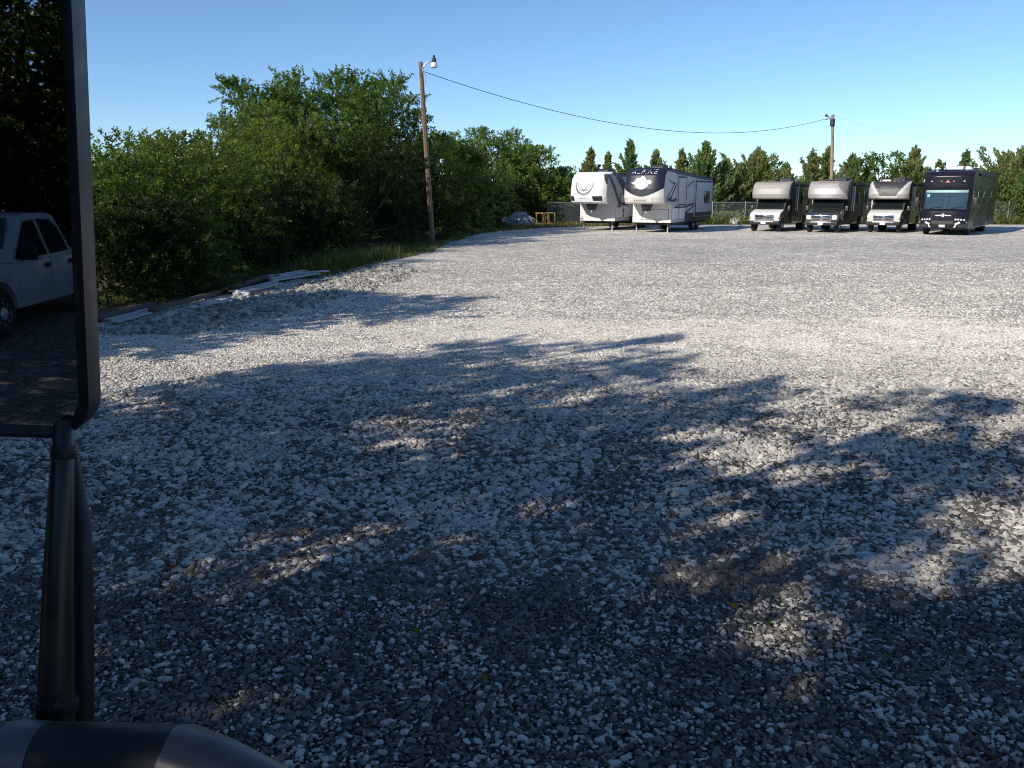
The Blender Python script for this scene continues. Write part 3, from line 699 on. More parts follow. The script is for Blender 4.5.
# ------------------------------------------------------------------ poles and wires
def bent(p0, p1, sag, n=24):
    p0, p1 = Vector(p0), Vector(p1); out = []
    for i in range(n + 1):
        t = i / n; p = p0.lerp(p1, t); p.z -= sag * 4 * t * (1 - t); out.append(p)
    return out
def lamp_pole():
    Y = 37.5 * K; bx = AX(432.5, Y, 0); ztop = ZT(62, Y); tx = AX(420.5, Y, ztop)
    t = thing('lamp_pole', 'brown wooden pole with a lamp on an arm, standing before the left trees', 'pole', (bx, Y, 0))
    dx = tx - bx
    MB().tube([(dx * k / 8, 0, ztop * k / 8 - (0.2 if k == 0 else 0)) for k in range(9)], [0.145 - 0.006 * k for k in range(9)], 14).build('pole', M['pole'], t)
    arm = MB().tube([(dx + 0.08, -0.02, ztop - 0.35), (dx + 0.22, -0.03, ztop - 0.10), (dx + 0.40, -0.04, ztop + 0.02), (dx + 0.60, -0.05, ztop + 0.04)], 0.03, 8)
    arm.box(dx + 0.05, dx + 0.12, -0.08, 0.06, ztop - 0.5, ztop - 0.2); arm.build('lamp_arm', M['steel'], t)
    c = (dx + 0.64, -0.05, ztop - 0.26)
    hd = MB().lathe([(0.10, 0.24), (0.11, 0.36), (0.10, 0.42), (0.055, 0.44), (0.055, 0.54), (0.02, 0.56)], c, n=16).build('lamp_head', M['dark_steel'], t)
    MB().lathe([(0.13, 0.0), (0.16, 0.02), (0.165, 0.10), (0.135, 0.20), (0.11, 0.235)], c, n=18).build('lamp_lens', M['white'], hd)
    MB().tube([(dx + 0.04, -0.17, ztop - 0.3), (dx * 0.7 - 0.02, -0.18, ztop * 0.7), (dx * 0.4 - 0.02, -0.185, ztop * 0.4), (-0.02, -0.19, 0.9)], 0.012, 6).build('conduit', M['cable'], t)
    cp_ = MB().tube([(dx + 0.11, -0.05, ztop - 0.46), (dx + 0.25, -0.1, ztop - 0.62), (dx + 0.24, -0.1, ztop - 0.9), (dx + 0.13, -0.12, ztop - 1.05)], 0.01, 6).build('drop_wire', M['cable'], t)
    return (tx + 0.12, Y, ztop - 0.42)
A = lamp_pole()
def far_pole():
    Y = 67.0 * K; ztop = ZT(114.5, Y); tx = AX(833, Y, ztop); bx = AX(830.5, Y, 0)
    t = thing('utility_pole', 'greyish wooden utility pole with a small lamp, rising behind the motorhomes', 'pole', (bx, Y, 0))
    dx = tx - bx
    MB().tube([(dx * k / 6, 0, ztop * k / 6 - (0.2 if k == 0 else 0)) for k in range(7)], [0.17 - 0.008 * k for k in range(7)], 12).build('pole', M['pole_grey'], t)
    b = MB().box(dx - 0.36, dx + 0.15, -0.2, -0.13, ztop - 0.42, ztop - 0.34); b.build('bracket', M['steel'], t)
    MB().lathe([(0.05, 0), (0.08, 0.04), (0.05, 0.08), (0.07, 0.12), (0.03, 0.16)], (dx - 0.28, -0.165, ztop - 0.34), n=10).build('insulator', M['white'], t)
    MB().tube([(dx, -0.05, ztop - 0.95), (dx, -0.05, ztop - 0.38)], 0.20, 12).build('sleeve', M['dark_steel'], t)
    am = MB().tube([(dx - 0.1, -0.1, ztop - 0.25), (dx - 0.35, -0.12, ztop - 0.16), (dx - 0.55, -0.12, ztop - 0.14)], 0.035, 8).build('lamp_arm', M['steel'], t)
    c = (dx - 0.6, -0.12, ztop - 0.42)
    hd = MB().lathe([(0.10, 0.22), (0.12, 0.32), (0.06, 0.40), (0.05, 0.46)], c, n=14).build('lamp_head', M['dark_steel'], t)
    MB().lathe([(0.13, 0.0), (0.18, 0.03), (0.18, 0.12), (0.13, 0.21)], c, n=14).build('lamp_lens', M['white'], hd)
    return (tx - 0.28, Y - 0.16, ztop - 0.26)
B = far_pole()
tag(MB().tube(bent(A, B, 1.95, 40), 0.016, 6).build('power_line', M['cable']), 'thin dark wire sagging between the lamp pole and the far pole', 'wire')
tag(MB().tube(bent((B[0] + 0.45, B[1], B[2] + 0.1), (64, 100, 8.4), 1.2, 30), 0.005, 6).build('power_line', M['cable']), 'faint wire leaving the far pole towards the right edge', 'wire')

# ------------------------------------------------------------------ boards, crate, heaps, rock
GBD = 'old boards lying along the left edge of the gravel'
def board(p0, p1, wdt, th, z0, mat, label, z1=None):
    z0 = z0 * 0.6 + 0.01; a = Vector((*G(*p0), z0)); b = Vector((*G(*p1), z0 if z1 is None else z1)); d = b - a; L = d.length
    rnd = random.Random(str(p0))
    mb = MB(); nseg = 10
    pts = []
    for k in range(nseg + 1):
        y = L * k / nseg; zz = th * 0.25 * math.sin(k * 0.9 + rnd.random()) * 0.5
        e = rnd.uniform(-0.03, 0.03)*0.2
        pts.append([(-wdt / 2 + e, y, zz), (wdt / 2 + e, y, zz), (wdt / 2 + e, y, zz + th), (-wdt / 2 + e, y, zz + th)])
    vs = [p for r_ in pts for p in r_]
    fs = [(0, 1, 2, 3), tuple(4 * nseg + i for i in (3, 2, 1, 0))] + [(4 * k + i, 4 * k + (i + 1) % 4, 4 * k + 4 + (i + 1) % 4, 4 * k + 4 + i) for k in range(nseg) for i in range(4)]
    mb.add(vs, fs)
    o = mb.build('board', mat, None, bevel=0.004)
    o.location = a; o.rotation_euler = (math.asin(max(-1, min(1, d.z / L))), 0, math.atan2(-d.x, d.y))
    tag(o, label, 'board', GBD)
bg_, bb_ = M['board_grey'], M['board_brown']
board((97, 323), (152, 309), 0.16, 0.08, 0.06, bb_, 'dark heavy beam nearest the mirror frame')
board((113, 326), (151, 315.5), 0.16, 0.03, 0.07, bg_, 'pale plank lying along the dark beam by the mirror, outer of two')
board((108, 323.5), (150, 312.5), 0.14, 0.03, 0.075, bg_, 'pale plank tight against the dark beam by the mirror, inner of two')
board((152, 316), (272, 279), 0.15, 0.08, 0.08, bb_, 'longest brown beam running through the middle of the boards')
board((152, 325), (168, 320), 0.10, 0.03, 0.08, bg_, 'short offcut lying alone on the gravel near the mirror')
board((203, 310), (235, 303), 0.14, 0.03, 0.12, bg_, 'grey plank half buried in rock beside the long beam')
board((236, 298), (281, 287), 0.16, 0.035, 0.12, bg_, 'weathered plank in the middle pair, nearer the gravel')
board((232, 296), (276, 285.5), 0.15, 0.035, 0.13, bg_, 'weathered plank in the middle pair, nearer the brush')
board((272, 285), (318, 277.5), 0.17, 0.04, 0.14, bg_, 'grey plank in the far stack, closest to the gravel')
board((270, 283), (313, 276.0), 0.17, 0.04, 0.15, bg_, 'grey plank in the far stack, second from the gravel')
board((268, 281), (306, 274.8), 0.17, 0.04, 0.16, bg_, 'grey plank in the far stack, third from the gravel')
board((278, 280.5), (328, 276), 0.15, 0.04, 0.20, bg_, 'topmost plank lying across the far stack, with a bright sunlit end')
board((205, 284.5), (244, 284), 0.07, 0.06, 0.30, bb_, 'thin pale stick lying crosswise behind the long beam')
board((127, 297), (205, 289), 0.13, 0.09, 0.02, bb_, 'dark timber in the shade behind the long beam')

def crate():
    Y = 60.0 * K; z0 = 0.0
    t = thing('crate_frame', 'open yellow wooden crate frame standing by the rubble pile', 'crate', (AX(545.5, Y, 0.4), Y - 0.4, 0), R(35))
    ww, dd, hh = 1.15, 0.85, 0.88; s = 0.075
    for sx_ in (-1, 1):
        for sy in (-1, 1):
            MB().box(sx_ * ww / 2 - s / 2, sx_ * ww / 2 + s / 2, sy * dd / 2 - s / 2, sy * dd / 2 + s / 2, 0, hh).build('corner_post', M['yellow_wood'], t, 0.006)
    for z in (0.06, hh + 0.003):
        for sy in (-1, 1):
            MB().box(-ww / 2 - .05, ww / 2 + .05, sy * (dd / 2 + .055) - .02, sy * (dd / 2 + .055) + .02, z, z + 0.09).build('rail', M['yellow_wood'], t, 0.005)
        for sx_ in (-1, 1):
            MB().box(sx_ * (ww / 2 + .055) - .015, sx_ * (ww / 2 + .055) + .015, -dd / 2, dd / 2, z + .002, z + 0.09).build('rail', M['yellow_wood'], t, 0.005)
    MB().box(-0.04, 0.04, -dd / 2 - .03, -dd / 2 + .03, 0.15, hh).build('slat', M['yellow_wood'], t, 0.005)
    MB().box(-0.42, -0.34, -dd / 2 - .03, -dd / 2 + .03, 0.15, hh).build('slat', M['yellow_wood'], t, 0.005)
    MB().box(-ww / 2 + .04, ww / 2 - .04, -dd / 2 + .04, dd / 2 - .04, 0.07, 0.10).build('floor_board', M['yellow_wood'], t)
crate()
def heap(name, label, cat, px, Y, hw, hh, mat, seed, nrock, rock=(0.08, 0.28)):
    Y = Y * K; x = AX(px, Y, 0.4); rnd = random.Random(seed); t = thing(name, label, cat, (x, Y, 0))
    mb = MB()
    def fn(u, v):
        a = 2 * math.pi * u; r = v
        q = mnoise.fractal(Vector((math.cos(a) * r * 2.2 + seed, math.sin(a) * r * 2.2, 0)), 1, 2, 4)
        return (hw * r * math.cos(a), hw * 0.6 * r * math.sin(a), max(-0.02, hh * (1 - r ** 1.6) * (0.85 + 0.5 * q)) - (0.03 if v > 0.99 else 0))
    mb.grid(fn, 48, 16); mb.build('mound', mat, t, smooth=0)
    rk = MB()
    for k in range(nrock):
        a = rnd.uniform(0, 6.28); r = math.sqrt(rnd.random()) * 0.98; s = rnd.uniform(*rock)
        c = (hw * r * math.cos(a), hw * 0.6 * r * math.sin(a), hh * (1 - r ** 1.6) * 0.9 + s * 0.2)
        vs = []
        for i in range(12):
            d = Vector((rnd.gauss(0, 1), rnd.gauss(0, 1), rnd.gauss(0, 0.8))).normalized() * s * rnd.uniform(0.7, 1.1)
            vs.append((c[0] + d.x, c[1] + d.y, c[2] + d.z))
        bm = bmesh.new()
        for v in vs: bm.verts.new(v)
        rs = bmesh.ops.convex_hull(bm, input=bm.verts); bm.verts.index_update()
        used = [v for v in bm.verts if v.link_faces]; ix = {v: i for i, v in enumerate(used)}
        rk.add([v.co[:] for v in used], [tuple(ix[v] for v in f.verts) for f in bm.faces]); bm.free()
    o = rk.build('rubble', mat, t, smooth=0); o['kind'] = 'stuff'
    return t
M['rubble'] = surf('concrete_rubble', (0.30, 0.31, 0.32), 0.9, var=0.35, scale=4, bump=0.8, bscale=9)
M['junk'] = surf('dark_scrap', (0.07, 0.065, 0.06), 0.85, var=0.5, scale=4, bump=0.8, bscale=9)
heap('rubble_pile', 'grey rubble pile sloping down beside the yellow crate', 'rubble pile', 519, 60.5, 1.55, 0.95, M['rubble'], 3, 120)
heap('junk_heap', 'dark scrap heap under the trees left of the rubble pile', 'junk heap', 482, 53.0, 1.0, 0.75, M['junk'], 5, 60, (0.08, 0.34))
def rock(name, label, x, y, s, seed, cat='rock', group=None, flat=0.6):
    rnd = random.Random(seed); bm = bmesh.new(); bmesh.ops.create_icosphere(bm, subdivisions=3, radius=1)
    for v in bm.verts:
        q = mnoise.fractal(v.co * 1.3 + Vector((seed, 0, 0)), 1, 2, 3)
        v.co = v.co * (1 + 0.5 * q); v.co.z *= flat; v.co *= s
        v.co.z = max(v.co.z, -0.25 * s)
    me = bpy.data.meshes.new(name); bm.to_mesh(me); bm.free(); me.materials.append(M['rock'])
    o = bpy.data.objects.new(name, me); COL.objects.link(o); o.location = (x, y, 0.2 * s); tag(o, label, cat, group)
rock('boulder', 'pale boulder lying at the foot of the fence, right of the trailers', AX(735, 68, 0.2), 68, 0.52, 4)
g = G(241, 297); rock('boulder', 'white rock lying against the middle planks', g[0], g[1], 0.2, 9)
g = G(748, 229); rock('boulder', 'small stone beside the tan capped motorhome', g[0], g[1] + 2, 0.22, 12)
# ------------------------------------------------------------------ vehicle parts
def sstep(a, b, x):
    t = max(0.0, min(1.0, (x - a) / (b - a))); return t * t * (3 - 2 * t)
def lerp3(a, b, t): return tuple(a[i] + (b[i] - a[i]) * t for i in range(3))
def wheel(parent, x, y, r, wd, side, rimmat, hub=True):
    o = thing_part('wheel', parent)
    mb = MB(); h = wd / 2
    mb.lathe([(r * 0.62, -h), (r * 0.9, -h), (r, -h * 0.7), (r, h * 0.7), (r * 0.9, h), (r * 0.62, h)], (x, y, r), 'X', 26)
    ty = mb.build('wheel', M['rubber'], parent)
    bpy.data.objects.remove(o)
    s = side
    pr = [(r * 0.62, 0.0), (r * 0.60, 0.012), (r * 0.52, -0.03), (r * 0.3, -0.015), (r * 0.22, 0.03), (r * 0.05, 0.04)]
    rb = MB().lathe([(a, s * (h - 0.01 + b)) for a, b in pr], (x, y, r), 'X', 22)
    for k in range(8):
        a = k * math.pi / 4
        rb.lathe([(r * 0.06, s * (h - 0.035)), (r * 0.05, s * (h + 0.003))], (x, y + math.cos(a) * r * 0.42, r + math.sin(a) * r * 0.42), 'X', 6)
    rb.build('rim', rimmat, ty)
    return ty
def thing_part(n, p):
    return bpy.data.objects.new(n, None)
def panel(parent, name, mat, x0, x1, y, z0, z1, t=0.02, bevel=0.006):     # on a front face (looking along +y)
    return MB().box(x0, x1, y - t, y + 0.01, z0, z1).build(name, mat, parent, bevel)
def sidep(parent, name, mat, side, x, y0, y1, z0, z1, t=0.015, bevel=0.006, r=0.0):
    return MB().box(min(side * x - 0.01 * side, side * (x + t)), max(side * x - 0.01 * side, side * (x + t)), y0, y1, z0, z1).build(name, mat, parent, bevel)
def frame_window(parent, side, x, y0, y1, z0, z1):
    w_ = sidep(parent, 'window', M['black'], side, x, y0, y1, z0, z1, 0.012)
    sidep(w_, 'pane', M['glass'], side, x + 0.006, y0 + 0.04, y1 - 0.04, z0 + 0.04, z1 - 0.04, 0.010)
    return w_
def text_mesh(s, size, ext=0.0):
    cu = bpy.data.curves.new('t', 'FONT'); cu.body = s; cu.size = size; cu.align_x = 'CENTER'; cu.align_y = 'CENTER'; cu.shear = 0.04; cu.space_character = 1.15
    o = bpy.data.objects.new('t', cu); COL.objects.link(o)
    dg = bpy.context.evaluated_depsgraph_get(); me = bpy.data.meshes.new_from_object(o.evaluated_get(dg))
    vs = [tuple(v.co) for v in me.vertices]; fs = [tuple(p.vertices) for p in me.polygons]
    bpy.data.objects.remove(o); bpy.data.curves.remove(cu); bpy.data.meshes.remove(me)
    return vs, fs

# ------------------------------------------------------------------ class C motorhomes
GM = 'motorhomes parked side by side in front of the fence'
def prof_at(prof, z):
    for (z0, y0), (z1, y1) in zip(prof[:-1], prof[1:]):
        if z0 <= z <= z1: return y0 + (y1 - y0) * (z - z0) / (z1 - z0)
    return prof[-1][1] if z > prof[-1][0] else prof[0][1]
def motorhome(label, x, y, rz, capcol, cabcol, side_c, front_c, seed, swoosh, bumper='black'):
    t = thing('motorhome', label, 'motorhome', (x, y, 0), rz, GM)
    L = 7.9; hw = 1.17; zt = 3.12; zb = 0.5
    # house body
    def cs(px_, py_, pz_):
        return side_c
    b = MB()
    for s in (-1, 1):
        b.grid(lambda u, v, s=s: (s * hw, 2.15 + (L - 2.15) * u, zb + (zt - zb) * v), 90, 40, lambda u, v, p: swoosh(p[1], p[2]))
    b.grid(lambda u, v: (hw * (2 * u - 1), 2.15, zb + (zt - zb) * v), 20, 20, lambda u, v, p: front_c if u < 0.6 else side_c)  # right part of the wall painted dark to stand in for shade
    b.grid(lambda u, v: (hw * (2 * u - 1), L, zb + (zt - zb) * v), 4, 4, side_c)
    b.grid(lambda u, v: (hw * (2 * u - 1), 2.15 + (L - 2.15) * v, zt + 0.03 * (1 - (2 * u - 1) ** 2)), 8, 4, (0.6, 0.6, 0.58))
    b.grid(lambda u, v: (hw * (2 * u - 1), 2.15 + (L - 2.15) * v, zb), 2, 2, (0.03, 0.03, 0.03))
    b.build('house_body', M['gloss'], t)
    # over-cab cap
    pr = [(2.04, 1.02), (2.12, 0.84), (2.35, 0.72), (2.7, 0.80), (2.95, 0.98), (3.08, 1.22), (3.15, 1.6)]
    def yc(u, z): return prof_at(pr, z) + 0.30 * abs(u) ** 6
    c = MB()
    c.grid(lambda u, v: (hw * 1.005 * (2 * u - 1), yc(2 * u - 1, 2.04 + 1.11 * v), 2.04 + 1.11 * v), 60, 44, lambda u, v, p: capcol(2 * u - 1, v))
    for s in (-1, 1):
        c.grid(lambda u, v, s=s: (s * hw * 1.005, yc(1, 2.04 + 1.11 * v) * (1 - u) + 2.16 * u, 2.04 + 1.11 * v), 10, 20, lambda u, v, p: capcol(1.0, v) if u < 0.25 else side_c)
    c.grid(lambda u, v: (hw * 1.005 * (2 * u - 1), yc(2 * u - 1, 2.04) * (1 - v) + 2.16 * v, 2.04), 20, 4, (0.05, 0.05, 0.05))
    c.grid(lambda u, v: (hw * 1.005 * (2 * u - 1), yc(2 * u - 1, 3.15) * (1 - v) + 2.16 * v, 3.15), 20, 3, (0.5, 0.5, 0.48))
    c.build('overcab_cap', M['matte'], t, smooth=50)
    # cab
    cw = 0.96
    cab = MB()
    prof = [(0.16, 0.50), (0.10, 0.75), (0.13, 1.06), (0.26, 1.16), (0.9, 1.34), (1.02, 1.38), (1.62, 2.03), (2.14, 2.03), (2.14, 0.46), (1.62, 0.46)]
    a0 = [(0.80 + 0.46 * math.cos(a), 0.42 + 0.46 * math.sin(a)) for a in [k * math.pi / 10 for k in range(1, 10)]]
    full = prof[:9] + [(1.28, 0.46)] + a0 + [(0.34, 0.46)]
    cab.prism(full, -cw, cw, lerp3(side_c, cabcol, 0.06))  # cab sides coloured dark to imitate shade, hood keeps the cab colour
    cab.build('cab', M['gloss'], t, 0.03)
    pf = prof[:6]
    sk = [(y_ - 0.012, z_ + (0.014 if i_ > 2 else 0)) for i_, (y_, z_) in enumerate(pf)] + [(y_ + 0.03, z_ - 0.02) for y_, z_ in reversed(pf)]
    MB().prism(sk, -cw + 0.005, cw - 0.005, cabcol).build('hood', M['gloss'], t, 0.01)
    # windscreen on the slope
    def ws(u, v): return (cw * 0.90 * (2 * u - 1) * (1 - 0.06 * v), 1.06 + 0.53 * v - 0.018, 1.415 + 0.585 * v + 0.016)
    MB().grid(ws, 8, 6).build('windscreen', M['glass'], t)
    wp = MB()
    wp.tube([(-0.5, 1.04, 1.45), (0.15, 1.10, 1.50)], 0.012, 6).tube([(0.1, 1.04, 1.45), (0.75, 1.10, 1.50)], 0.012, 6).build('wiper', M['black'], t)
    # grille
    gr = MB().box(-0.60, 0.60, 0.03, 0.13, 0.74, 1.08).build('grille', M['chrome'], t, 0.02)
    gd = MB()
    for sx in (-1, 1):
        for k in range(3):
            z = 0.785 + k * 0.095; gd.box(min(sx * 0.09, sx * 0.54), max(sx * 0.09, sx * 0.54), 0.018, 0.05, z, z + 0.062)
    gd.build('grille_opening', M['black'], gr)
    MB().lathe([(0.085, -0.004), (0.08, 0.006), (0.02, 0.01)], (0, 0, 0), 'X', 16).build('emblem', M['chrome'], gr, loc=(0, 0.022, 0.91)).rotation_euler = (0, 0, R(90))
    for sx in (-1, 1):
        h_ = MB().box(min(sx * 0.62, sx * 0.93), max(sx * 0.62, sx * 0.93), 0.06, 0.18, 0.80, 1.07).build('headlight', M['lamp'], t, 0.03)
        MB().box(min(sx * 0.86, sx * 0.945), max(sx * 0.86, sx * 0.945), 0.05, 0.2, 0.82, 0.90).build('indicator', M['amber'], h_, 0.01)
    bp = MB().box(-0.98, 0.98, -0.06, 0.2, 0.46, 0.70).build('bumper', M['chrome' if bumper == 'chrome' else 'black'], t, 0.04)
    MB().box(-0.62, 0.62, -0.068, -0.05, 0.62, 0.68).build('bumper_strip', M['silver'], bp, 0.005)
    MB().box(-0.16, 0.15, -0.085, -0.055, 0.49, 0.635).build('licence_plate', M['plate'], t, 0.004)
    for s in (-1, 1):
        d = sidep(t, 'cab_door', M['gloss'], s, cw, 1.30, 2.10, 0.52, 1.40, 0.014, 0.008)
        me = d.data; 
        for dt in me.color_attributes['col'].data: dt.color = (*lerp3(side_c, cabcol, 0.08), 1)  # door colour darkened with the same painted side shade
        MB().add([(s * (cw + 0.008), 1.20, 1.44), (s * (cw + 0.008), 2.08, 1.44), (s * (cw + 0.008), 2.08, 1.94), (s * (cw + 0.008), 1.66, 1.94)], [(0, 1, 2, 3)]).build('side_window', M['glass'], t)
        sidep(d, 'handle', M['chrome'], s, cw + 0.012, 1.92, 2.06, 1.20, 1.24, 0.025)
        m_ = MB().box(min(s * 1.12, s * 1.28), max(s * 1.12, s * 1.28), 1.14, 1.26, 1.34, 1.62).build('wing_mirror', M['mir_clamp'], t, 0.03)
        MB().tube([(s * 0.98, 1.28, 1.42), (s * 1.16, 1.24, 1.42)], 0.02, 6).build('mirror_arm', M['black'], m_)
        MB().box(min(s * 1.135, s * 1.265), max(s * 1.135, s * 1.265), 1.262, 1.27, 1.36, 1.60).build('mirror_glass', M['glass'], m_)
        wheel(t, s * 0.84, 0.80, 0.39, 0.25, s, M['silver'])
        wheel(t, s * 0.92, 5.2, 0.39, 0.46, s, M['silver'])
        sidep(t, 'wheel_arch', M['black'], s, hw, 4.72, 5.68, 0.42, 0.95, 0.012, 0.03)
    frame_window(t, 1, hw, 3.9, 4.8, 1.75, 2.5); frame_window(t, 1, hw, 6.4, 7.3, 1.75, 2.5); frame_window(t, -1, hw, 3.0, 4.6, 1.75, 2.5); frame_window(t, -1, hw, 5.6, 6.8, 1.75, 2.5)
    dr = sidep(t, 'entry_door', M['gloss'], 1, hw, 5.75, 6.35, 0.62, 2.55, 0.02, 0.01)
    for dt in dr.data.color_attributes['col'].data: dt.color = (*lerp3(side_c, (0.1, 0.1, 0.1), 0.5), 1)
    sidep(dr, 'handle', M['chrome'], 1, hw + 0.02, 6.2, 6.3, 1.35, 1.42, 0.03)
    aw = MB().box(hw + 0.003, hw + 0.13, 3.0, 7.2, 2.86, 3.0).build('awning', M['dark_steel'], t, 0.03)
    for yy in (3.05, 7.15): MB().box(hw + 0.02, hw + 0.08, yy - 0.03, yy + 0.03, 1.3, 2.86).build('awning_arm', M['silver'], aw, 0.01)
    # roof furniture
    a_ = MB().prism([(4.1, 3.15), (4.18, 3.36), (4.35, 3.42), (5.0, 3.42), (5.12, 3.34), (5.15, 3.15)], -0.35, 0.36).build('roof_air_conditioner', M['ac'], t, 0.04)
    MB().box(-0.2, 0.2, 4.09, 4.12, 3.2, 3.33).build('vent', M['black'], a_, 0.01)
    MB().box(-0.75, -0.25, 2.7, 3.2, 3.15, 3.27).build('roof_vent', M['white' if seed == 3 else 'ac'], t, 0.04)
    MB().box(-0.3, 0.25, 6.2, 6.8, 3.15, 3.27).build('roof_vent', M['ac'], t, 0.04)
    for k in range(5):
        MB().box(-0.5 + k * 0.25 - 0.05, -0.5 + k * 0.25 + 0.05, 1.16, 1.28, 3.085, 3.12).build('marker_light', M['amber'], t, 0.01)
    return t
def frontplace(px, row, rz, lx, ly):   # put the local point (lx, ly) over the ground point under a pixel
    gx, gy = G(px, row); c, s = math.cos(rz), math.sin(rz)
    return gx - (c * lx - s * ly), gy - (s * lx + c * ly)
RZ = R(-34)
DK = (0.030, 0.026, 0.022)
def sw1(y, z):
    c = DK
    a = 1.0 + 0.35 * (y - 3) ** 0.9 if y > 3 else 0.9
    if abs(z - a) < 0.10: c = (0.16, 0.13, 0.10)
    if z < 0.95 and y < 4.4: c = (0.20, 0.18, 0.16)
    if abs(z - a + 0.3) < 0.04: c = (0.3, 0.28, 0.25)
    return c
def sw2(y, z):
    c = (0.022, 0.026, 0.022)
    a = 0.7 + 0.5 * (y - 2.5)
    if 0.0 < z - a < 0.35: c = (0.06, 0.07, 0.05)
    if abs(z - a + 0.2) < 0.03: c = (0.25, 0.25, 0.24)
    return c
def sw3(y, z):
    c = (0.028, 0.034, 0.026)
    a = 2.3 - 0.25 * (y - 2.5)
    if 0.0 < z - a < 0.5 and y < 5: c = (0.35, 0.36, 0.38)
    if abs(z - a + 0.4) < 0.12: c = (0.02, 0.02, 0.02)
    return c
def cap1(u, v):
    k = 0.93 if v < 0.12 else 1.0
    return tuple(c * k for c in (0.37, 0.345, 0.315))
def cap2(u, v):
    c = lerp3((0.36, 0.335, 0.325), (0.60, 0.58, 0.575), sstep(0.75, 0.0, abs(u + 0.05)) * sstep(0.9, 0.3, v))  # brighter centre streak is a reflection painted into the cap colour
    if u > 0.55 and v > 0.2 + (1 - u) * 1.2: c = (0.19, 0.175, 0.17)
    if v < 0.06: c = (0.5, 0.49, 0.48)
    return c
def cap3(u, v):
    b = 0.20 + 0.72 * max(0.0, abs(u) - 0.42) / 0.58 * 1.25     # silver band that sweeps up at the sides
    c = (0.045, 0.045, 0.052)
    if v < b: c = (0.62, 0.60, 0.57)
    if v < b - 0.16: c = (0.42, 0.40, 0.38)
    if abs(v - b - 0.05) < 0.02: c = (0.35, 0.34, 0.33)
    if abs(v - 0.66) < 0.035 and abs(u) < 0.42 and math.sin(u * 60) > -0.2: c = (0.17, 0.17, 0.18)
    return c
xy = frontplace(754, 231, RZ, -0.84, 0.8)
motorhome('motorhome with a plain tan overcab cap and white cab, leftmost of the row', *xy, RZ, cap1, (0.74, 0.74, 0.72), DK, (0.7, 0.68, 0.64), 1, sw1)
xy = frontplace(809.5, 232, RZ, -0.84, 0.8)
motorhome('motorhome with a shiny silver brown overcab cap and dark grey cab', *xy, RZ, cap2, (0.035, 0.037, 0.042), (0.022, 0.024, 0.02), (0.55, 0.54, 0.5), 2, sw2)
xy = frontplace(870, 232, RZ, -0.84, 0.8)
motorhome('motorhome with a dark cap edged by a curved silver band and white cab', *xy, RZ, cap3, (0.72, 0.71, 0.68), (0.028, 0.034, 0.026), (0.72, 0.72, 0.7), 3, sw3)

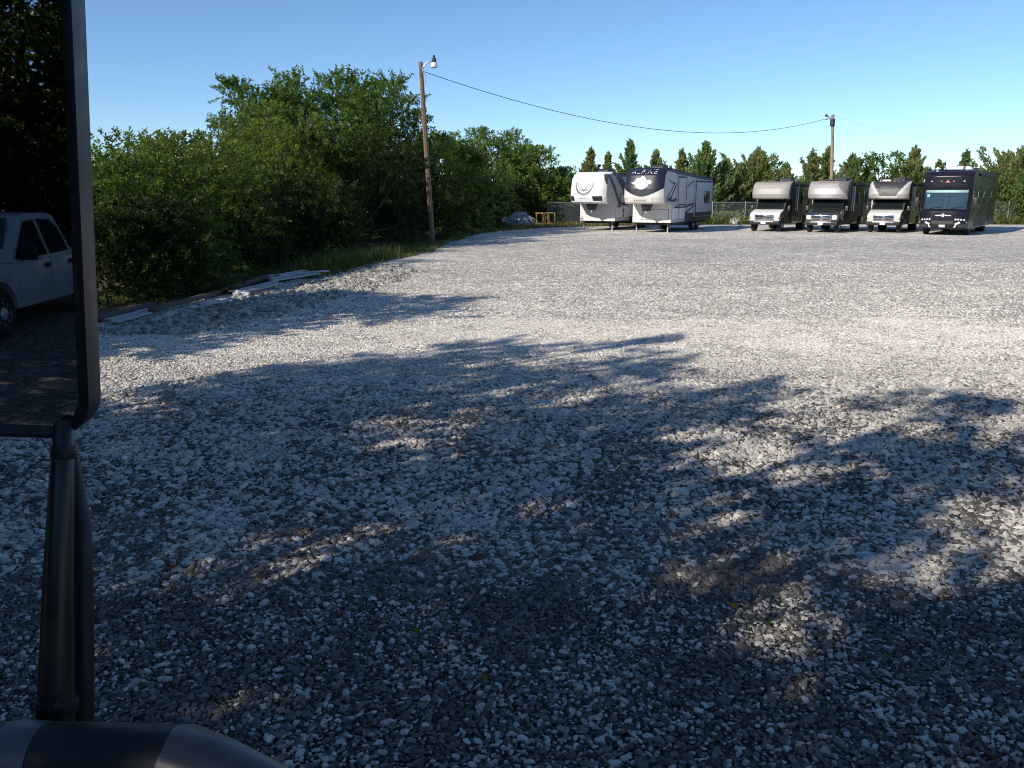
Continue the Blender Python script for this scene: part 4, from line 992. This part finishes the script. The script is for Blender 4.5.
# ------------------------------------------------------------------ black coach
def coach():
    rz = R(-36.5); x, y = frontplace(928, 234, rz, -0.95, 1.55)
    t = thing('coach_motorhome', 'big black bus style motorhome with a wide windscreen, rightmost vehicle', 'motorhome', (x, y, 0), rz, GM)
    hw, L, zt, zb = 1.29, 11.0, 3.72, 0.38
    pr = [(0.38, 0.10), (0.62, -0.04), (1.0, -0.01), (1.38, 0.03), (1.48, 0.20), (2.62, 0.36), (2.75, 0.33), (3.38, 0.37), (3.60, 0.62), (3.72, 1.3)]
    def yf(u, z): return prof_at(pr, z) + 0.34 * abs(u) ** 5
    NV = (0.012, 0.013, 0.020); GRN = (0.020, 0.025, 0.018)
    b = MB()
    def fc(u, v, p):
        c = NV; q = 2 * u - 1; z = p[2]
        if z > 2.72: c = (0.016, 0.015, 0.024)
        return c
    b.grid(lambda u, v: (hw * (2 * u - 1), yf(2 * u - 1, zb + (zt - zb) * v), zb + (zt - zb) * v), 40, 60, fc)
    def scol(y_, z):
        c = GRN; a = 0.55 + (y_ - 1.2) * 0.42
        if 0 < z - a < 0.42 and y_ < 6.5: c = (0.075, 0.085, 0.055)
        if abs(z - a + 0.10) < 0.03: c = (0.16, 0.16, 0.13)
        if 0 < z - (a - 1.6) < 0.3: c = (0.05, 0.058, 0.04)
        return c
    for s in (-1, 1):
        b.grid(lambda u, v, s=s: (s * hw, yf(1, zb + (zt - zb) * v) * (1 - u) + L * u, zb + (zt - zb) * v), 120, 40, lambda u, v, p: scol(p[1], p[2]))
    b.grid(lambda u, v: (hw * (2 * u - 1), L, zb + (zt - zb) * v), 3, 3, NV)
    b.grid(lambda u, v: (hw * (2 * u - 1), yf(2 * u - 1, zt) * (1 - v) + L * v, zt + 0.04 * (1 - (2 * u - 1) ** 2)), 40, 3, (0.35, 0.35, 0.35))
    b.grid(lambda u, v: (hw * (2 * u - 1), yf(2 * u - 1, zb) * (1 - v) + L * v, zb), 40, 3, (0.02, 0.02, 0.02))
    M['coach'] = surf('coach_paint', (1, 1, 1), 0.25, attr=True, var=0.05, spec=0.2, dirt=0.1)
    b.build('body', M['coach'], t, smooth=40)
    def on(x_, z, o=0.008): return (x_, yf(x_ / hw, z) - o, z)
    def patch(name, mat, x0, x1, z0, z1, par=t, o=0.008, nu=14, nv=8, skew=0.0, thick=0.0):
        return MB().grid(lambda u, v: on((x0 + (x1 - x0) * u) * (1 - skew * v), z0 + (z1 - z0) * v, o), nu, nv).build(name, mat, par)
    M['ws_big'] = surf('coach_windscreen', (0.028, 0.05, 0.062), 0.05, var=0.25, scale=1.2, spec=0.8)
    M['shade_band'] = surf('windscreen_shade', (0.27, 0.42, 0.41), 0.3, var=0.08)
    M['sticker'] = surf('window_sticker', (0.22, 0.5, 0.44), 0.4, var=0.1)
    w_ = patch('windscreen', M['ws_big'], -1.14, 1.12, 1.50, 2.60)
    patch('sunshade', M['shade_band'], -1.10, 1.10, 2.44, 2.575, w_, 0.013)
    patch('sticker', M['sticker'], -1.02, -0.86, 2.18, 2.36, w_, 0.014)
    patch('divider', M['black'], -0.012, 0.012, 1.50, 2.44, w_, 0.012, 2)
    for a in (-0.9, 0.2):
        MB().tube([on(a, 1.46, 0.03), on(a + 0.35, 1.58, 0.04), on(a + 0.75, 1.62, 0.035)], 0.012, 6).build('wiper', M['black'], t)
    # round badge with a wing shape either side, and a smaller badge above the windscreen
    em = MB().grid(lambda u, v: on(0.075 * v * math.cos(6.283 * u), 1.15 + 0.10 * v * math.sin(6.283 * u), 0.012), 16, 3).build('emblem', M['white'], t)
    for s in (-1, 1):
        MB().add([on(s * 0.10, 1.18, 0.013), on(s * 0.42, 1.16, 0.013), on(s * 0.40, 1.12, 0.013), on(s * 0.10, 1.12, 0.013)], [(0, 1, 2, 3)]).build('emblem_wing', M['steel'], em)
    M['redbadge'] = surf('red_badge', (0.45, 0.16, 0.12), 0.35)
    MB().add([on(-0.12, 3.0, 0.012), on(0.12, 3.0, 0.012), on(0.0, 3.16, 0.012)], [(0, 1, 2)]).build('roof_badge', M['redbadge'], t)
    for a in (-0.85, 0.85, -0.32, 0.32):
        MB().add([on(a - 0.04, 3.05, 0.012), on(a + 0.04, 3.05, 0.012), on(a + 0.03, 3.11, 0.012), on(a - 0.03, 3.11, 0.012)], [(0, 1, 2, 3)]).build('marker_light', M['lamp' if abs(a) > 0.5 else 'redbadge'], t)
    # lamps and bumper scoops
    for s in (-1, 1):
        h_ = patch('headlight', M['black'], s * 0.62, s * 1.2, 0.86, 1.0, o=0.012)
        for k in range(4):
            a = s * (0.68 + 0.14 * k)
            MB().grid(lambda u, v: on(a + 0.05 * v * math.cos(6.283 * u), 0.925 - 0.01 * k + 0.05 * v * math.sin(6.283 * u), 0.02), 12, 2).build('lens', M['lamp'], h_)
        sc_ = MB().add([on(s * 0.60, 0.46, 0.014), on(s * 0.66, 0.70, 0.014), on(s * 0.86, 0.80, 0.014), on(s * 1.24, 0.80, 0.014), on(s * 1.26, 0.72, 0.014), on(s * 0.90, 0.70, 0.014), on(s * 0.74, 0.62, 0.014), on(s * 0.70, 0.46, 0.014)],
                       [(0, 1, 6, 7), (1, 2, 5, 6), (2, 3, 4, 5)]).build('bumper_trim', M['white'], t)
        MB().grid(lambda u, v: on(s * (0.80 + (1.24 - 0.76) * u), 0.47 + 0.18 * v, 0.011), 6, 3).build('fog_panel', M['mir_clamp'], sc_)
        m_ = MB().box(min(s * 1.42, s * 1.64), max(s * 1.42, s * 1.64), 0.28, 0.42, 1.62, 2.16).build('wing_mirror', M['black'], t, 0.04)
        MB().tube([(s * 1.24, 0.55, 2.35), (s * 1.45, 0.32, 2.40), (s * 1.53, 0.34, 2.14)], 0.03, 8).build('mirror_arm', M['black'], m_)
        MB().box(min(s * 1.44, s * 1.62), max(s * 1.44, s * 1.62), 0.422, 0.43, 1.66, 2.12).build('mirror_glass', M['glass'], m_)
        wheel(t, s * 1.08, 1.60, 0.47, 0.30, s, M['chrome']); wheel(t, s * 1.0, 7.6, 0.47, 0.5, s, M['chrome'])
        sidep(t, 'driver_window', M['glass'], s, hw, 0.95, 2.0, 1.62, 2.5, 0.006)
        for a, c in ((2.6, 4.0), (5.0, 6.2), (8.2, 9.6)): frame_window(t, s, hw, a, c, 1.75, 2.55)
        for a in (2.3, 3.5, 4.7, 5.9, 8.7): sidep(t, 'luggage_door', M['black'], s, hw, a, a + 1.15, 0.46, 1.05, 0.008)
    patch('front_grille', M['black'], -0.58, 0.56, 0.44, 0.84, o=0.016)
    patch('licence_plate', M['plate'], -0.16, 0.16, 0.47, 0.62, o=0.03)
    MB().box(hw + 0.003, hw + 0.12, 2.6, 8.6, 3.4, 3.54).build('awning', M['dark_steel'], t, 0.03)
    for yy, w2 in ((2.6, 'white'), (7.6, 'ac')):
        MB().prism([(yy, 3.74), (yy + 0.12, 3.92), (yy + 0.3, 4.0), (yy + 0.95, 4.0), (yy + 1.1, 3.74)], -0.36, 0.36).build('roof_air_conditioner', M[w2], t, 0.04)
    d_ = MB().lathe([(0.3, 0), (0.3, 0.12), (0.22, 0.24), (0.05, 0.28)], (0.3, 4.8, 3.76), n=18).build('satellite_dome', M['white'], t)
    MB().tube([(-0.5, 1.7, 3.70), (-0.5, 1.72, 4.02)], 0.015, 6).build('antenna', M['steel'], t)
    MB().box(-0.95, -0.65, 1.5, 1.62, 3.72, 3.86).build('roof_horn', M['chrome'], t, 0.03)
coach()

# ------------------------------------------------------------------ fifth wheel trailers
def stroke(y, z, pts, w0):
    d = 9
    for (a, b), (c, e) in zip(pts[:-1], pts[1:]):
        l2 = (c - a) ** 2 + (e - b) ** 2; k = max(0, min(1, ((y - a) * (c - a) + (z - b) * (e - b)) / l2))
        d = min(d, math.hypot(y - a - k * (c - a), z - b - k * (e - b)))
    return d < w0
def trailer(label, x, y, rz, capf, sidef, zt, boxf, kind):
    t = thing('travel_trailer', label, 'trailer', (x, y, 0), rz, 'fifth wheel trailers parked together')
    hw, L = 1.25, 10.8; zn, zb, yb = 1.76, 0.62, 1.95       # nose underside, belly, front of the lower box
    pr = [(zn, 0.34), (zn + 0.10, 0.14), (zn + 0.40, 0.0), (zn + 0.9, 0.02), (zt - 0.45, 0.22), (zt - 0.18, 0.50), (zt, 1.05)]
    def yf(u, z): return prof_at(pr, z) + 0.42 * abs(u) ** 4.5
    b = MB()
    b.grid(lambda u, v: (hw * (2 * u - 1), yf(2 * u - 1, zn + (zt - zn) * v), zn + (zt - zn) * v), 120, 90, lambda u, v, p: capf(2 * u - 1, v))
    cap = b.build('front_cap', M['matte'], t, smooth=60)
    b = MB(); ZR = lambda yy: zt - 0.02 - 0.045 * max(0, yy - 1)
    for s in (-1, 1):
        def up(u, v, s=s):
            z = zn + (zt - zn) * v; y0 = yf(1, z); yy = y0 + (L - y0) * u
            return (s * hw, yy, min(z, zn + (ZR(yy) - zn) * v))
        b.grid(up, 170, 40, lambda u, v, p: sidef(p[1], p[2]))
        b.grid(lambda u, v, s=s: (s * hw, yb + (L - yb) * u, zb + (zn - zb) * v), 150, 20, lambda u, v, p: sidef(p[1], p[2]))
    b.grid(lambda u, v: (hw * (2 * u - 1), yb, zb + (zn - zb) * v), 60, 40, lambda u, v, p: boxf(2 * u - 1, v))
    b.grid(lambda u, v: (hw * (2 * u - 1), yf(2 * u - 1, zn) * (1 - v) + (yb + 0.02) * v, zn), 20, 6, (0.42, 0.42, 0.41))
    b.grid(lambda u, v: (hw * (2 * u - 1), yb * (1 - v) + L * v, zb), 4, 4, (0.03, 0.03, 0.03))
    b.grid(lambda u, v: (hw * (2 * u - 1), yf(2 * u - 1, zt) * (1 - v) + L * v, zt + (ZR(L) - zt) * v), 30, 8, (0.6, 0.6, 0.58))
    b.grid(lambda u, v: (hw * (2 * u - 1), L, zb + (ZR(L) - zb) * v), 4, 4, (0.5, 0.5, 0.5))
    b.build('body', M['matte'], t, smooth=40)
    # hitch under the nose
    h_ = MB().prism([(0.55, zn), (0.62, zn - 0.22), (0.9, zn - 0.42), (1.15, zn - 0.42), (1.5, zn - 0.1), (1.6, zn)], -0.2, 0.2).build('hitch_box', M['dark_steel'], t, 0.02)
    MB().lathe([(0.09, -0.0), (0.09, -0.12), (0.05, -0.13), (0.05, -0.2), (0.08, -0.22)], (0, 1.0, zn - 0.41), n=12).build('king_pin', M['steel'], h_)
    for s in (-1, 1):
        lg = MB().box(s * 1.02 - 0.04, s * 1.02 + 0.04, yb + 0.12, yb + 0.20, 0.34, zb).build('landing_leg', M['dark_steel'], t, 0.01)
        MB().box(s * 1.02 - 0.035, s * 1.02 + 0.035, yb + 0.135, yb + 0.205, 0.03, 0.34).build('inner_leg', M['steel'], lg)
        MB().box(s * 1.02 - 0.11, s * 1.02 + 0.11, yb + 0.06, yb + 0.28, 0.0, 0.03).build('foot', M['steel'], lg)
        for yy in (7.0, 7.92): wheel(t, s * 1.05, yy, 0.38, 0.24, s, M['silver'])
        sidep(t, 'wheel_well', M['black'], s, hw, 6.52, 8.40, zb - 0.03, 1.05, 0.01, 0.03)
    MB().box(-1.0, 1.0, yb + 0.3, L - 0.2, zb - 0.16, zb - 0.003).build('chassis', M['dark_steel'], t)
    MB().box(-0.9, 0.9, 6.6, 8.3, 0.35, 0.45).build('axle', M['dark_steel'], t)
    # right side: slide-out with window, rear section, doors
    if kind == 'dark':
        so_ = MB().box(hw - 0.01, hw + 0.10, 2.9, 4.6, 1.62, zt - 0.42)
        so_.c = [(0.45, 0.46, 0.47)] * len(so_.c); s1 = so_.build('slide_out', M['matte'], t, 0.015)
        MB().box(hw + 0.1, hw + 0.108, 2.90, 2.98, 1.66, zt - 0.46).build('trim', M['black'], s1); MB().box(hw + 0.1, hw + 0.108, 4.52, 4.6, 1.66, zt - 0.46).build('trim', M['black'], s1)
        MB().box(hw + 0.1, hw + 0.108, 2.98, 4.52, zt - 0.55, zt - 0.46).build('trim', M['black'], s1); MB().box(hw + 0.1, hw + 0.108, 2.98, 4.52, 1.66, 1.74).build('trim', M['black'], s1)
        s2 = MB().box(hw - 0.01, hw + 0.10, 6.6, 10.6, 0.9, zt - 0.62); s2.c = [(0.47, 0.48, 0.49)] * len(s2.c); s2 = s2.build('slide_out', M['matte'], t, 0.015)
        MB().box(hw + 0.1, hw + 0.108, 6.6, 6.72, 0.95, zt - 0.64).build('trim', M['black'], s2); MB().box(hw + 0.1, hw + 0.108, 6.72, 10.55, zt - 0.76, zt - 0.66).build('trim', M['black'], s2)
        frame_window(s2, 1, hw + 0.10, 8.6, 9.9, 1.75, 2.55)
        MB().box(hw + 0.1, hw + 0.107, 6.72, 10.6, 0.92, 1.18).build('skirt', M['black'], s2)
    else:
        frame_window(t, 1, hw, 3.2, 4.4, 2.3, 2.9); frame_window(t, 1, hw, 8.6, 9.8, 1.8, 2.5)
        d = sidep(t, 'entry_door', M['white'], 1, hw, 5.3, 5.95, 0.8, 2.6, 0.02)
        sidep(d, 'handle', M['black'], 1, hw + 0.02, 5.4, 5.48, 1.5, 1.62, 0.03)
    frame_window(t, -1, hw, 3.2, 4.6, 2.2, 2.8); frame_window(t, -1, hw, 8.2, 9.8, 1.7, 2.5)
    for a in (2.2, 3.6): sidep(t, 'storage_door', M['white'], 1, hw, a, a + 1.1, 0.86, 1.5, 0.012)
    yy = 2.6; zq = zt - 0.16
    a_ = MB().prism([(yy, zq), (yy + 0.08, zq + 0.30), (yy + 0.28, zq + 0.42), (yy + 0.95, zq + 0.42), (yy + 1.1, zq + 0.3), (yy + 1.12, zq)], -0.38, 0.38).build('roof_air_conditioner', M['ac'], t, 0.05)
    for yv in (5.6, 7.2): MB().box(0.2, 0.65, yv, yv + 0.5, ZR(yv) - 0.06, ZR(yv) + 0.10).build('roof_vent', M['white'], t, 0.03)
    return t, cap, yf, zn, zt, hw
WHT = (0.84, 0.84, 0.83); GRY = (0.42, 0.43, 0.44); BLK = (0.025, 0.025, 0.03)
def capA(u, v):
    c = WHT
    r = math.hypot((u + 0.12) / 0.52, (v - 0.72) / 0.44)
    if v < 0.70 and abs(u + 0.12) < 0.53:
        if abs(r - 0.98) < 0.09: c = (0.17, 0.17, 0.18)
        elif abs(r - 0.72) < 0.06: c = (0.30, 0.30, 0.31)
    if abs(v - (0.40 + abs(u + 0.12) * 0.85)) < 0.035 and abs(u + 0.12) < 0.26: c = (0.2, 0.2, 0.21)
    if abs(v - (0.30 + 1.1 * max(0, u - 0.1) ** 1.3)) < 0.012 and -0.75 < u < 0.62: c = (0.33, 0.33, 0.34)
    if 0.08 < v < 0.24 and (-0.97 < u < -0.70 + 0.2 * (0.24 - v) or 0.38 - 0.25 * (v - 0.08) < u < 0.84): c = BLK
    if abs(v - 0.165) < 0.02 and -0.4 < u < 0.02 and math.sin(u * 70) > -0.3: c = (0.3, 0.3, 0.3)
    if u > 0.74 and 0.60 < v < 0.93 and (v - 0.60) > (0.97 - u) * 1.6: c = (0.06, 0.06, 0.065)
    return c
def sideA(y, z):
    c = lerp3((0.50, 0.51, 0.52), (0.44, 0.45, 0.46), sstep(1, 3.5, z))
    for pts, w0 in (([(1.0, 3.4), (1.6, 2.9), (2.6, 1.9), (2.9, 1.2)], 0.16), ([(2.2, 3.5), (2.8, 3.1), (3.6, 2.6)], 0.20), ([(2.8, 3.4), (3.8, 2.9), (4.8, 2.7)], 0.13), ([(2.9, 2.4), (2.7, 2.0), (3.1, 1.7), (4.4, 1.75)], 0.10), ([(2.4, 1.5), (3.1, 1.25), (4.6, 1.4)], 0.13), ([(2.3, 1.0), (3.4, 0.95), (4.6, 1.15)], 0.06), ([(5.0, 3.2), (7, 2.6), (10, 2.3)], 0.14)):
        if stroke(y, z, pts, w0): c = (0.06, 0.06, 0.065)
    if z > 3.62 - 0.045 * y and y > 1.5: c = (0.1, 0.1, 0.11)
    if z < 0.9 and y > 4.5: c = BLK
    return c
def boxA(u, v):
    c = (0.66, 0.66, 0.65)
    return c
def capB(u, v):
    c = (0.72, 0.70, 0.64)
    if v > 0.20 + 0.24 * abs(u) ** 1.7: c = (0.014, 0.016, 0.032)
    # snowy ridge emblem
    if abs(u + 0.05) < 0.56:
        q = u + 0.05
        top = 0.77 - abs(q) * 0.34 + 0.025 * math.sin(q * 19) ; bot = 0.40 + 0.22 * (abs(q) / 0.56) ** 1.5
        if abs(q) > 0.32: bot = max(bot, 0.55)
        if bot < v < top: c = (0.75, 0.76, 0.78)
        if bot < v < top and abs(v - (0.62 + 0.045 * math.sin(q * 14 + 0.6))) < 0.018 and abs(q) < 0.42: c = (0.2, 0.22, 0.26)
    if abs(v - 0.095) < 0.022 and -0.45 < u < 0.22 and math.sin(u * 62) > -0.4: c = (0.25, 0.24, 0.2)
    if abs(u - 0.55 - 0.3 * (v - 0.1)) < 0.012 and v < 0.30: c = (0.45, 0.42, 0.36)
    return c
def sideB(y, z):
    c = (0.47, 0.48, 0.50)
    if z > 3.72 - 0.045 * y: c = (0.03, 0.03, 0.035)
    for pts, w0 in (([(1.0, 2.1), (1.7, 2.5), (2.5, 3.0)], 0.06), ([(1.1, 1.95), (1.9, 2.2), (2.75, 2.9)], 0.08), ([(1.3, 3.2), (1.9, 3.05), (2.6, 3.0)], 0.04), ([(1.6, 2.0), (2.4, 1.95), (2.8, 2.05)], 0.09), ([(2.6, 1.55), (4.2, 1.5), (6.5, 1.75)], 0.07), ([(4.0, 1.2), (5.2, 1.25), (6.6, 1.6)], 0.06), ([(4.8, 2.7), (5.6, 3.0), (6.4, 3.2)], 0.05)):
        if stroke(y, z, pts, w0): c = BLK
    if z < 1.15 and y > 4.7: c = BLK
    return c
def boxB(u, v):
    c = (0.70, 0.69, 0.66)
    if abs(u - 0.18) < 0.70 and 0.14 < v < 0.72 and not (abs(u - 0.18) < 0.67 and 0.16 < v < 0.70): c = (0.08, 0.08, 0.08)
    return c
RT = R(-29)
xy = frontplace(584, 230.0, RT, -1.02, 2.12)
trailer('white capped fifth wheel trailer with a grey shield emblem, left of the pair', *xy, RT, capA, sideA, 3.75, boxA, 'white')
xy = frontplace(636.5, 232.2, RT, -1.02, 2.12)
tb, capo, yfB, znB, ztB, hwB = trailer('fifth wheel trailer with a navy cap and white mountain emblem, right of the pair', *xy, RT, capB, sideB, 3.9, boxB, 'dark')
vs, fs = text_mesh('ALPINE', 0.42)
zc = znB + (ztB - znB) * 0.885
W = max(v[0] for v in vs)
def txt(v):
    x_ = v[0] / W * 0.80; z_ = zc + v[1] * 0.85
    return (x_, yfB(x_ / hwB, z_) - 0.02, z_)
MB().add([txt(v) for v in vs], fs, WHT).build('lettering', M['white'], capo, smooth=0)
# ------------------------------------------------------------------ truck side mirror (near left)
Mc = Vector((U(40, 215, 0.86)))
VF = Vector((-8.3, 13.6)); VR = Vector((-8.53, 15.95))        # the pickup as the mirror shows it: sill front and cab rear
mc2 = Vector((Mc.x, Mc.y))
dv = ((VF + VR) / 2 - mc2).normalized(); dr = Vector((-0.25, -0.968)).normalized()
nrm = (dr - dv).normalized(); nrm3 = Vector((nrm.x, nrm.y, 0))
def refl(p): return p - 2 * (p - mc2).dot(nrm) * nrm
def on_mirror(px, py):
    o = Vector((0, 0, H)); d = U(px, py, 1.0) - o
    return o + d * ((Mc - o).dot(nrm3) / d.dot(nrm3))
def side_mirror():
    uax = Vector((0, 0, 1)).cross(nrm3).normalized()
    if uax.x < 0: uax = -uax
    # edge of the frame, from two points on it
    e0, e1 = on_mirror(77, 0), on_mirror(93.5, 390)
    vax = (e0 - e1).normalized(); uax = (uax - vax * uax.dot(vax)).normalized()
    bot = on_mirror(60, 435)
    wd, ht = 0.205, 0.50
    base = e1 + vax * ((bot - e1).dot(vax))        # lower right corner of the frame
    def L(u, v, n=0.0): return base - uax * (wd - u) + vax * v + nrm3 * n       # u from left, v from bottom
    t = thing('truck_mirror', 'black framed truck side mirror on a tube bracket, close at the left', 'mirror', base)
    off = base
    def rr(inset, rad, n, nseg=10):
        pts = []
        for (cu, cv, a0) in ((wd - inset - rad, inset + rad, -90), (wd - inset - rad, ht - inset - rad, 0), (inset + rad, ht - inset - rad, 90), (inset + rad, inset + rad, 180)):
            for k in range(nseg + 1):
                a = R(a0 + 90 * k / nseg); pts.append(L(cu + rad * math.cos(a), cv + rad * math.sin(a), n) - off)
        return pts
    rings = [rr(0.0145, 0.030, 0.006), rr(0.007, 0.038, 0.014), rr(0.0005, 0.042, 0.014), rr(0.0, 0.043, 0.0), rr(0.0, 0.043, -0.022), rr(0.012, 0.04, -0.045), rr(0.035, 0.04, -0.058), rr(0.07, 0.03, -0.062)]
    m = len(rings[0]); mb = MB()
    vs = [p for r_ in rings for p in r_]
    fs = [(i * m + k, i * m + (k + 1) % m, (i + 1) * m + (k + 1) % m, (i + 1) * m + k) for i in range(len(rings) - 1) for k in range(m)] + [tuple((len(rings) - 1) * m + k for k in range(m))]
    mb.add(vs, fs).build('housing', M['mir_black'], t, smooth=60)
    gp = rr(0.013, 0.031, 0.008)
    g = MB().add(gp, [tuple(range(len(gp)))]).build('mirror_glass', M['mirror'], t, smooth=0)
    # arm tubes
    def u_(px, py, d): return U(px, py, d) - off
    MB().tube([u_(64, 425, 0.90), u_(63, 448, 0.885), u_(61, 500, 0.875), u_(58.5, 570, 0.87), u_(57, 640, 0.868), u_(55.5, 725, 0.866)], [0.0105, 0.0112, 0.0128, 0.0145, 0.0163, 0.0185], 20).build('upright_tube', M['mir_arm'], t)
    MB().tube([u_(66, 440, 0.94), u_(73, 478, 0.93), u_(80, 520, 0.925), u_(82.5, 580, 0.92), u_(82.5, 650, 0.915), u_(82, 730, 0.91)], [0.010, 0.0105, 0.0112, 0.0115, 0.012, 0.0125], 16).build('brace_tube', M['mir_black'], t)
    MB().tube([u_(-60, 762, 0.80), u_(0, 762, 0.80), u_(60, 762, 0.80), u_(120, 763, 0.80), u_(182, 766, 0.79)], [0.037] * 5, 24).build('cross_tube', M['mir_black'], t, smooth=60)
    MB().tube([u_(6, 763, 0.80), u_(24, 763, 0.80), u_(44, 763, 0.80)], [0.0385, 0.0395, 0.0385], 24).build('clamp', M['mir_clamp'], t, smooth=60)
    MB().tube([u_(174, 766, 0.79), u_(180, 766, 0.79), u_(215, 778, 0.775), u_(262, 800, 0.755), u_(330, 836, 0.73)], [0.0372, 0.0384, 0.0365, 0.034, 0.031], 24).build('elbow', M['mir_clamp'], t, smooth=60)
    for (px_, py_, dd, rr_) in ((63.5, 452, 0.884, 0.0128), (57.5, 705, 0.866, 0.0205)):
        c0, c1 = u_(px_, py_ - 7, dd), u_(px_, py_ + 7, dd)
        cl = MB().tube([c0, c1], rr_, 24).build('collar', M['mir_black'], t, 0.0012)
        m0 = (c0 + c1) / 2; tocam = (Vector((0, 0, H)) - off - m0).normalized()
        MB().tube([m0 + tocam * (rr_ - 0.001), m0 + tocam * (rr_ + 0.004)], 0.0042, 6).build('bolt', M['mir_black'], cl, smooth=0)
    MB().tube([u_(-60, 762, 0.80), u_(-90, 800, 0.8), u_(-95, 900, 0.8), u_(-60, 1100, 0.8)], 0.037, 20).build('lower_bracket', M['mir_black'], t, smooth=60)
side_mirror()

# ------------------------------------------------------------------ silver pickup behind, seen in the mirror
def pickup():
    f = refl(VF); r_ = refl(VR)
    fwd = (f - r_).normalized()                       # heading of the truck
    rz = math.atan2(fwd.x, -fwd.y)                    # local -y is the front
    # local: front bumper y=0; sill front at y=1.45
    c, s = math.cos(rz), math.sin(rz)
    hw = 0.98
    side = Vector((c, s)); back = -fwd
    # which side faces the mirror
    tom = mc2 - (f + r_) / 2
    sg = 1 if tom.dot(side) > 0 else -1
    org = f - back * 1.45 - side * (sg * hw)
    t = thing('pickup_truck', 'silver four door pickup parked behind, reflected in the mirror', 'pickup truck', (org.x, org.y, 0), rz)
    t.scale = (1.05, 1.05, 1.05)
    SV = (0.36, 0.37, 0.385)
    Lg = 5.8
    def arch(y0, r=0.47): return [(y0 + r * math.cos(a), 0.42 + r * math.sin(a)) for a in [k * math.pi / 12 for k in range(12, -1, -1)]]
    low = [(0.08, 0.5)] + arch(1.0) + arch(4.45) + [(Lg, 0.55)]
    top = [(Lg, 1.24), (3.75, 1.24), (3.72, 1.16), (1.7, 1.16), (1.45, 1.14), (0.5, 1.08), (0.16, 0.98), (0.04, 0.7)]
    b = MB().prism([p for p in low + top], -hw, hw, SV); b.build('body', M['paint'], t, 0.025)
    # greenhouse, leaning in
    P0 = [(1.62, 1.15), (3.72, 1.15)]; roof = [(2.25, 1.86), (2.6, 1.90), (3.3, 1.89), (3.52, 1.83)]
    prof = [(1.42, 1.14)] + roof + [(3.74, 1.16)]
    def xin(z): return hw - 0.02 - 0.20 * max(0, (z - 1.15) / 0.75) ** 1.1
    vs = [(-xin(z), y, z) for y, z in prof] + [(xin(z), y, z) for y, z in prof]; n_ = len(prof)
    MB().add(vs, [tuple(range(n_)), tuple(range(2 * n_ - 1, n_ - 1, -1))] + [(i, i + n_, (i + 1) % n_ + n_, (i + 1) % n_) for i in range(n_)], SV).build('cabin', M['paint'], t, 0.03)
    for sd in (-1, 1):
        def w3(pts, name, par, o=0.012, mat=M['glass']):
            return MB().add([(sd * (xin(z) + o), y, z) for y, z in pts], [tuple(range(len(pts)))]).build(name, mat, par, smooth=0)
        fd = w3([(1.58, 1.2), (2.30, 1.76), (2.66, 1.79), (2.72, 1.2)], 'front_side_window', t, 0.016)
        rd = w3([(2.84, 1.2), (2.80, 1.79), (3.30, 1.78), (3.46, 1.62), (3.58, 1.22)], 'rear_side_window', t, 0.016)
        for (y0, y1) in ((1.60, 2.76), (2.80, 3.68)):
            d = MB().box(min(sd * (hw - 0.005), sd * (hw + 0.012)), max(sd * (hw - 0.005), sd * (hw + 0.012)), y0, y1, 0.56, 1.13); d.c = [SV] * len(d.c)
            d = d.build('door', M['paint'], t, 0.008)
            MB().box(min(sd * (hw + 0.01), sd * (hw + 0.04)), max(sd * (hw + 0.01), sd * (hw + 0.04)), y1 - 0.26, y1 - 0.06, 0.99, 1.07).build('handle', M['black'], d, 0.015)
        m_ = MB().box(min(sd * 1.0, sd * 1.24), max(sd * 1.0, sd * 1.24), 1.66, 1.78, 1.17, 1.42).build('wing_mirror', M['black'], t, 0.03)
        wheel(t, sd * 0.84, 1.0, 0.40, 0.26, sd, M['silver']); wheel(t, sd * 0.84, 4.45, 0.40, 0.26, sd, M['silver'])
        MB().box(min(sd * 0.6, sd * 0.93), max(sd * 0.6, sd * 0.93), 0.06, 0.3, 0.74, 0.95).build('headlight', M['lamp'], t, 0.03)
        MB().box(min(sd * 0.6, sd * 0.95), max(sd * 0.6, sd * 0.95), Lg - 0.03, Lg + 0.015, 0.8, 1.15).build('tail_light', M['redbadge'], t, 0.01)
    MB().add([(-0.78, 1.60, 1.21), (0.78, 1.60, 1.21), (0.66, 2.17, 1.80), (-0.66, 2.17, 1.80)], [(0, 1, 2, 3)]).build('windscreen', M['glass'], t, smooth=0, loc=(0, -0.045, 0.03))
    gr = MB().box(-0.58, 0.58, 0.0, 0.12, 0.70, 0.98).build('grille', M['chrome'], t, 0.02)
    for sx in (-1, 1):
        for z in (0.73, 0.86): MB().box(min(sx * 0.05, sx * 0.53), max(sx * 0.05, sx * 0.53), -0.012, 0.02, z, z + 0.09).build('grille_opening', M['black'], gr, 0.005)
    MB().box(-0.98, 0.98, -0.08, 0.12, 0.42, 0.62).build('bumper', M['chrome'], t, 0.04)
    MB().box(-0.95, 0.95, Lg + 0.002, Lg + 0.14, 0.5, 0.68).build('bumper', M['chrome'], t, 0.03)
    MB().box(-0.86, 0.86, 3.86, 5.70, 1.241, 1.255).build('bed_cover', M['black'], t)
pickup()
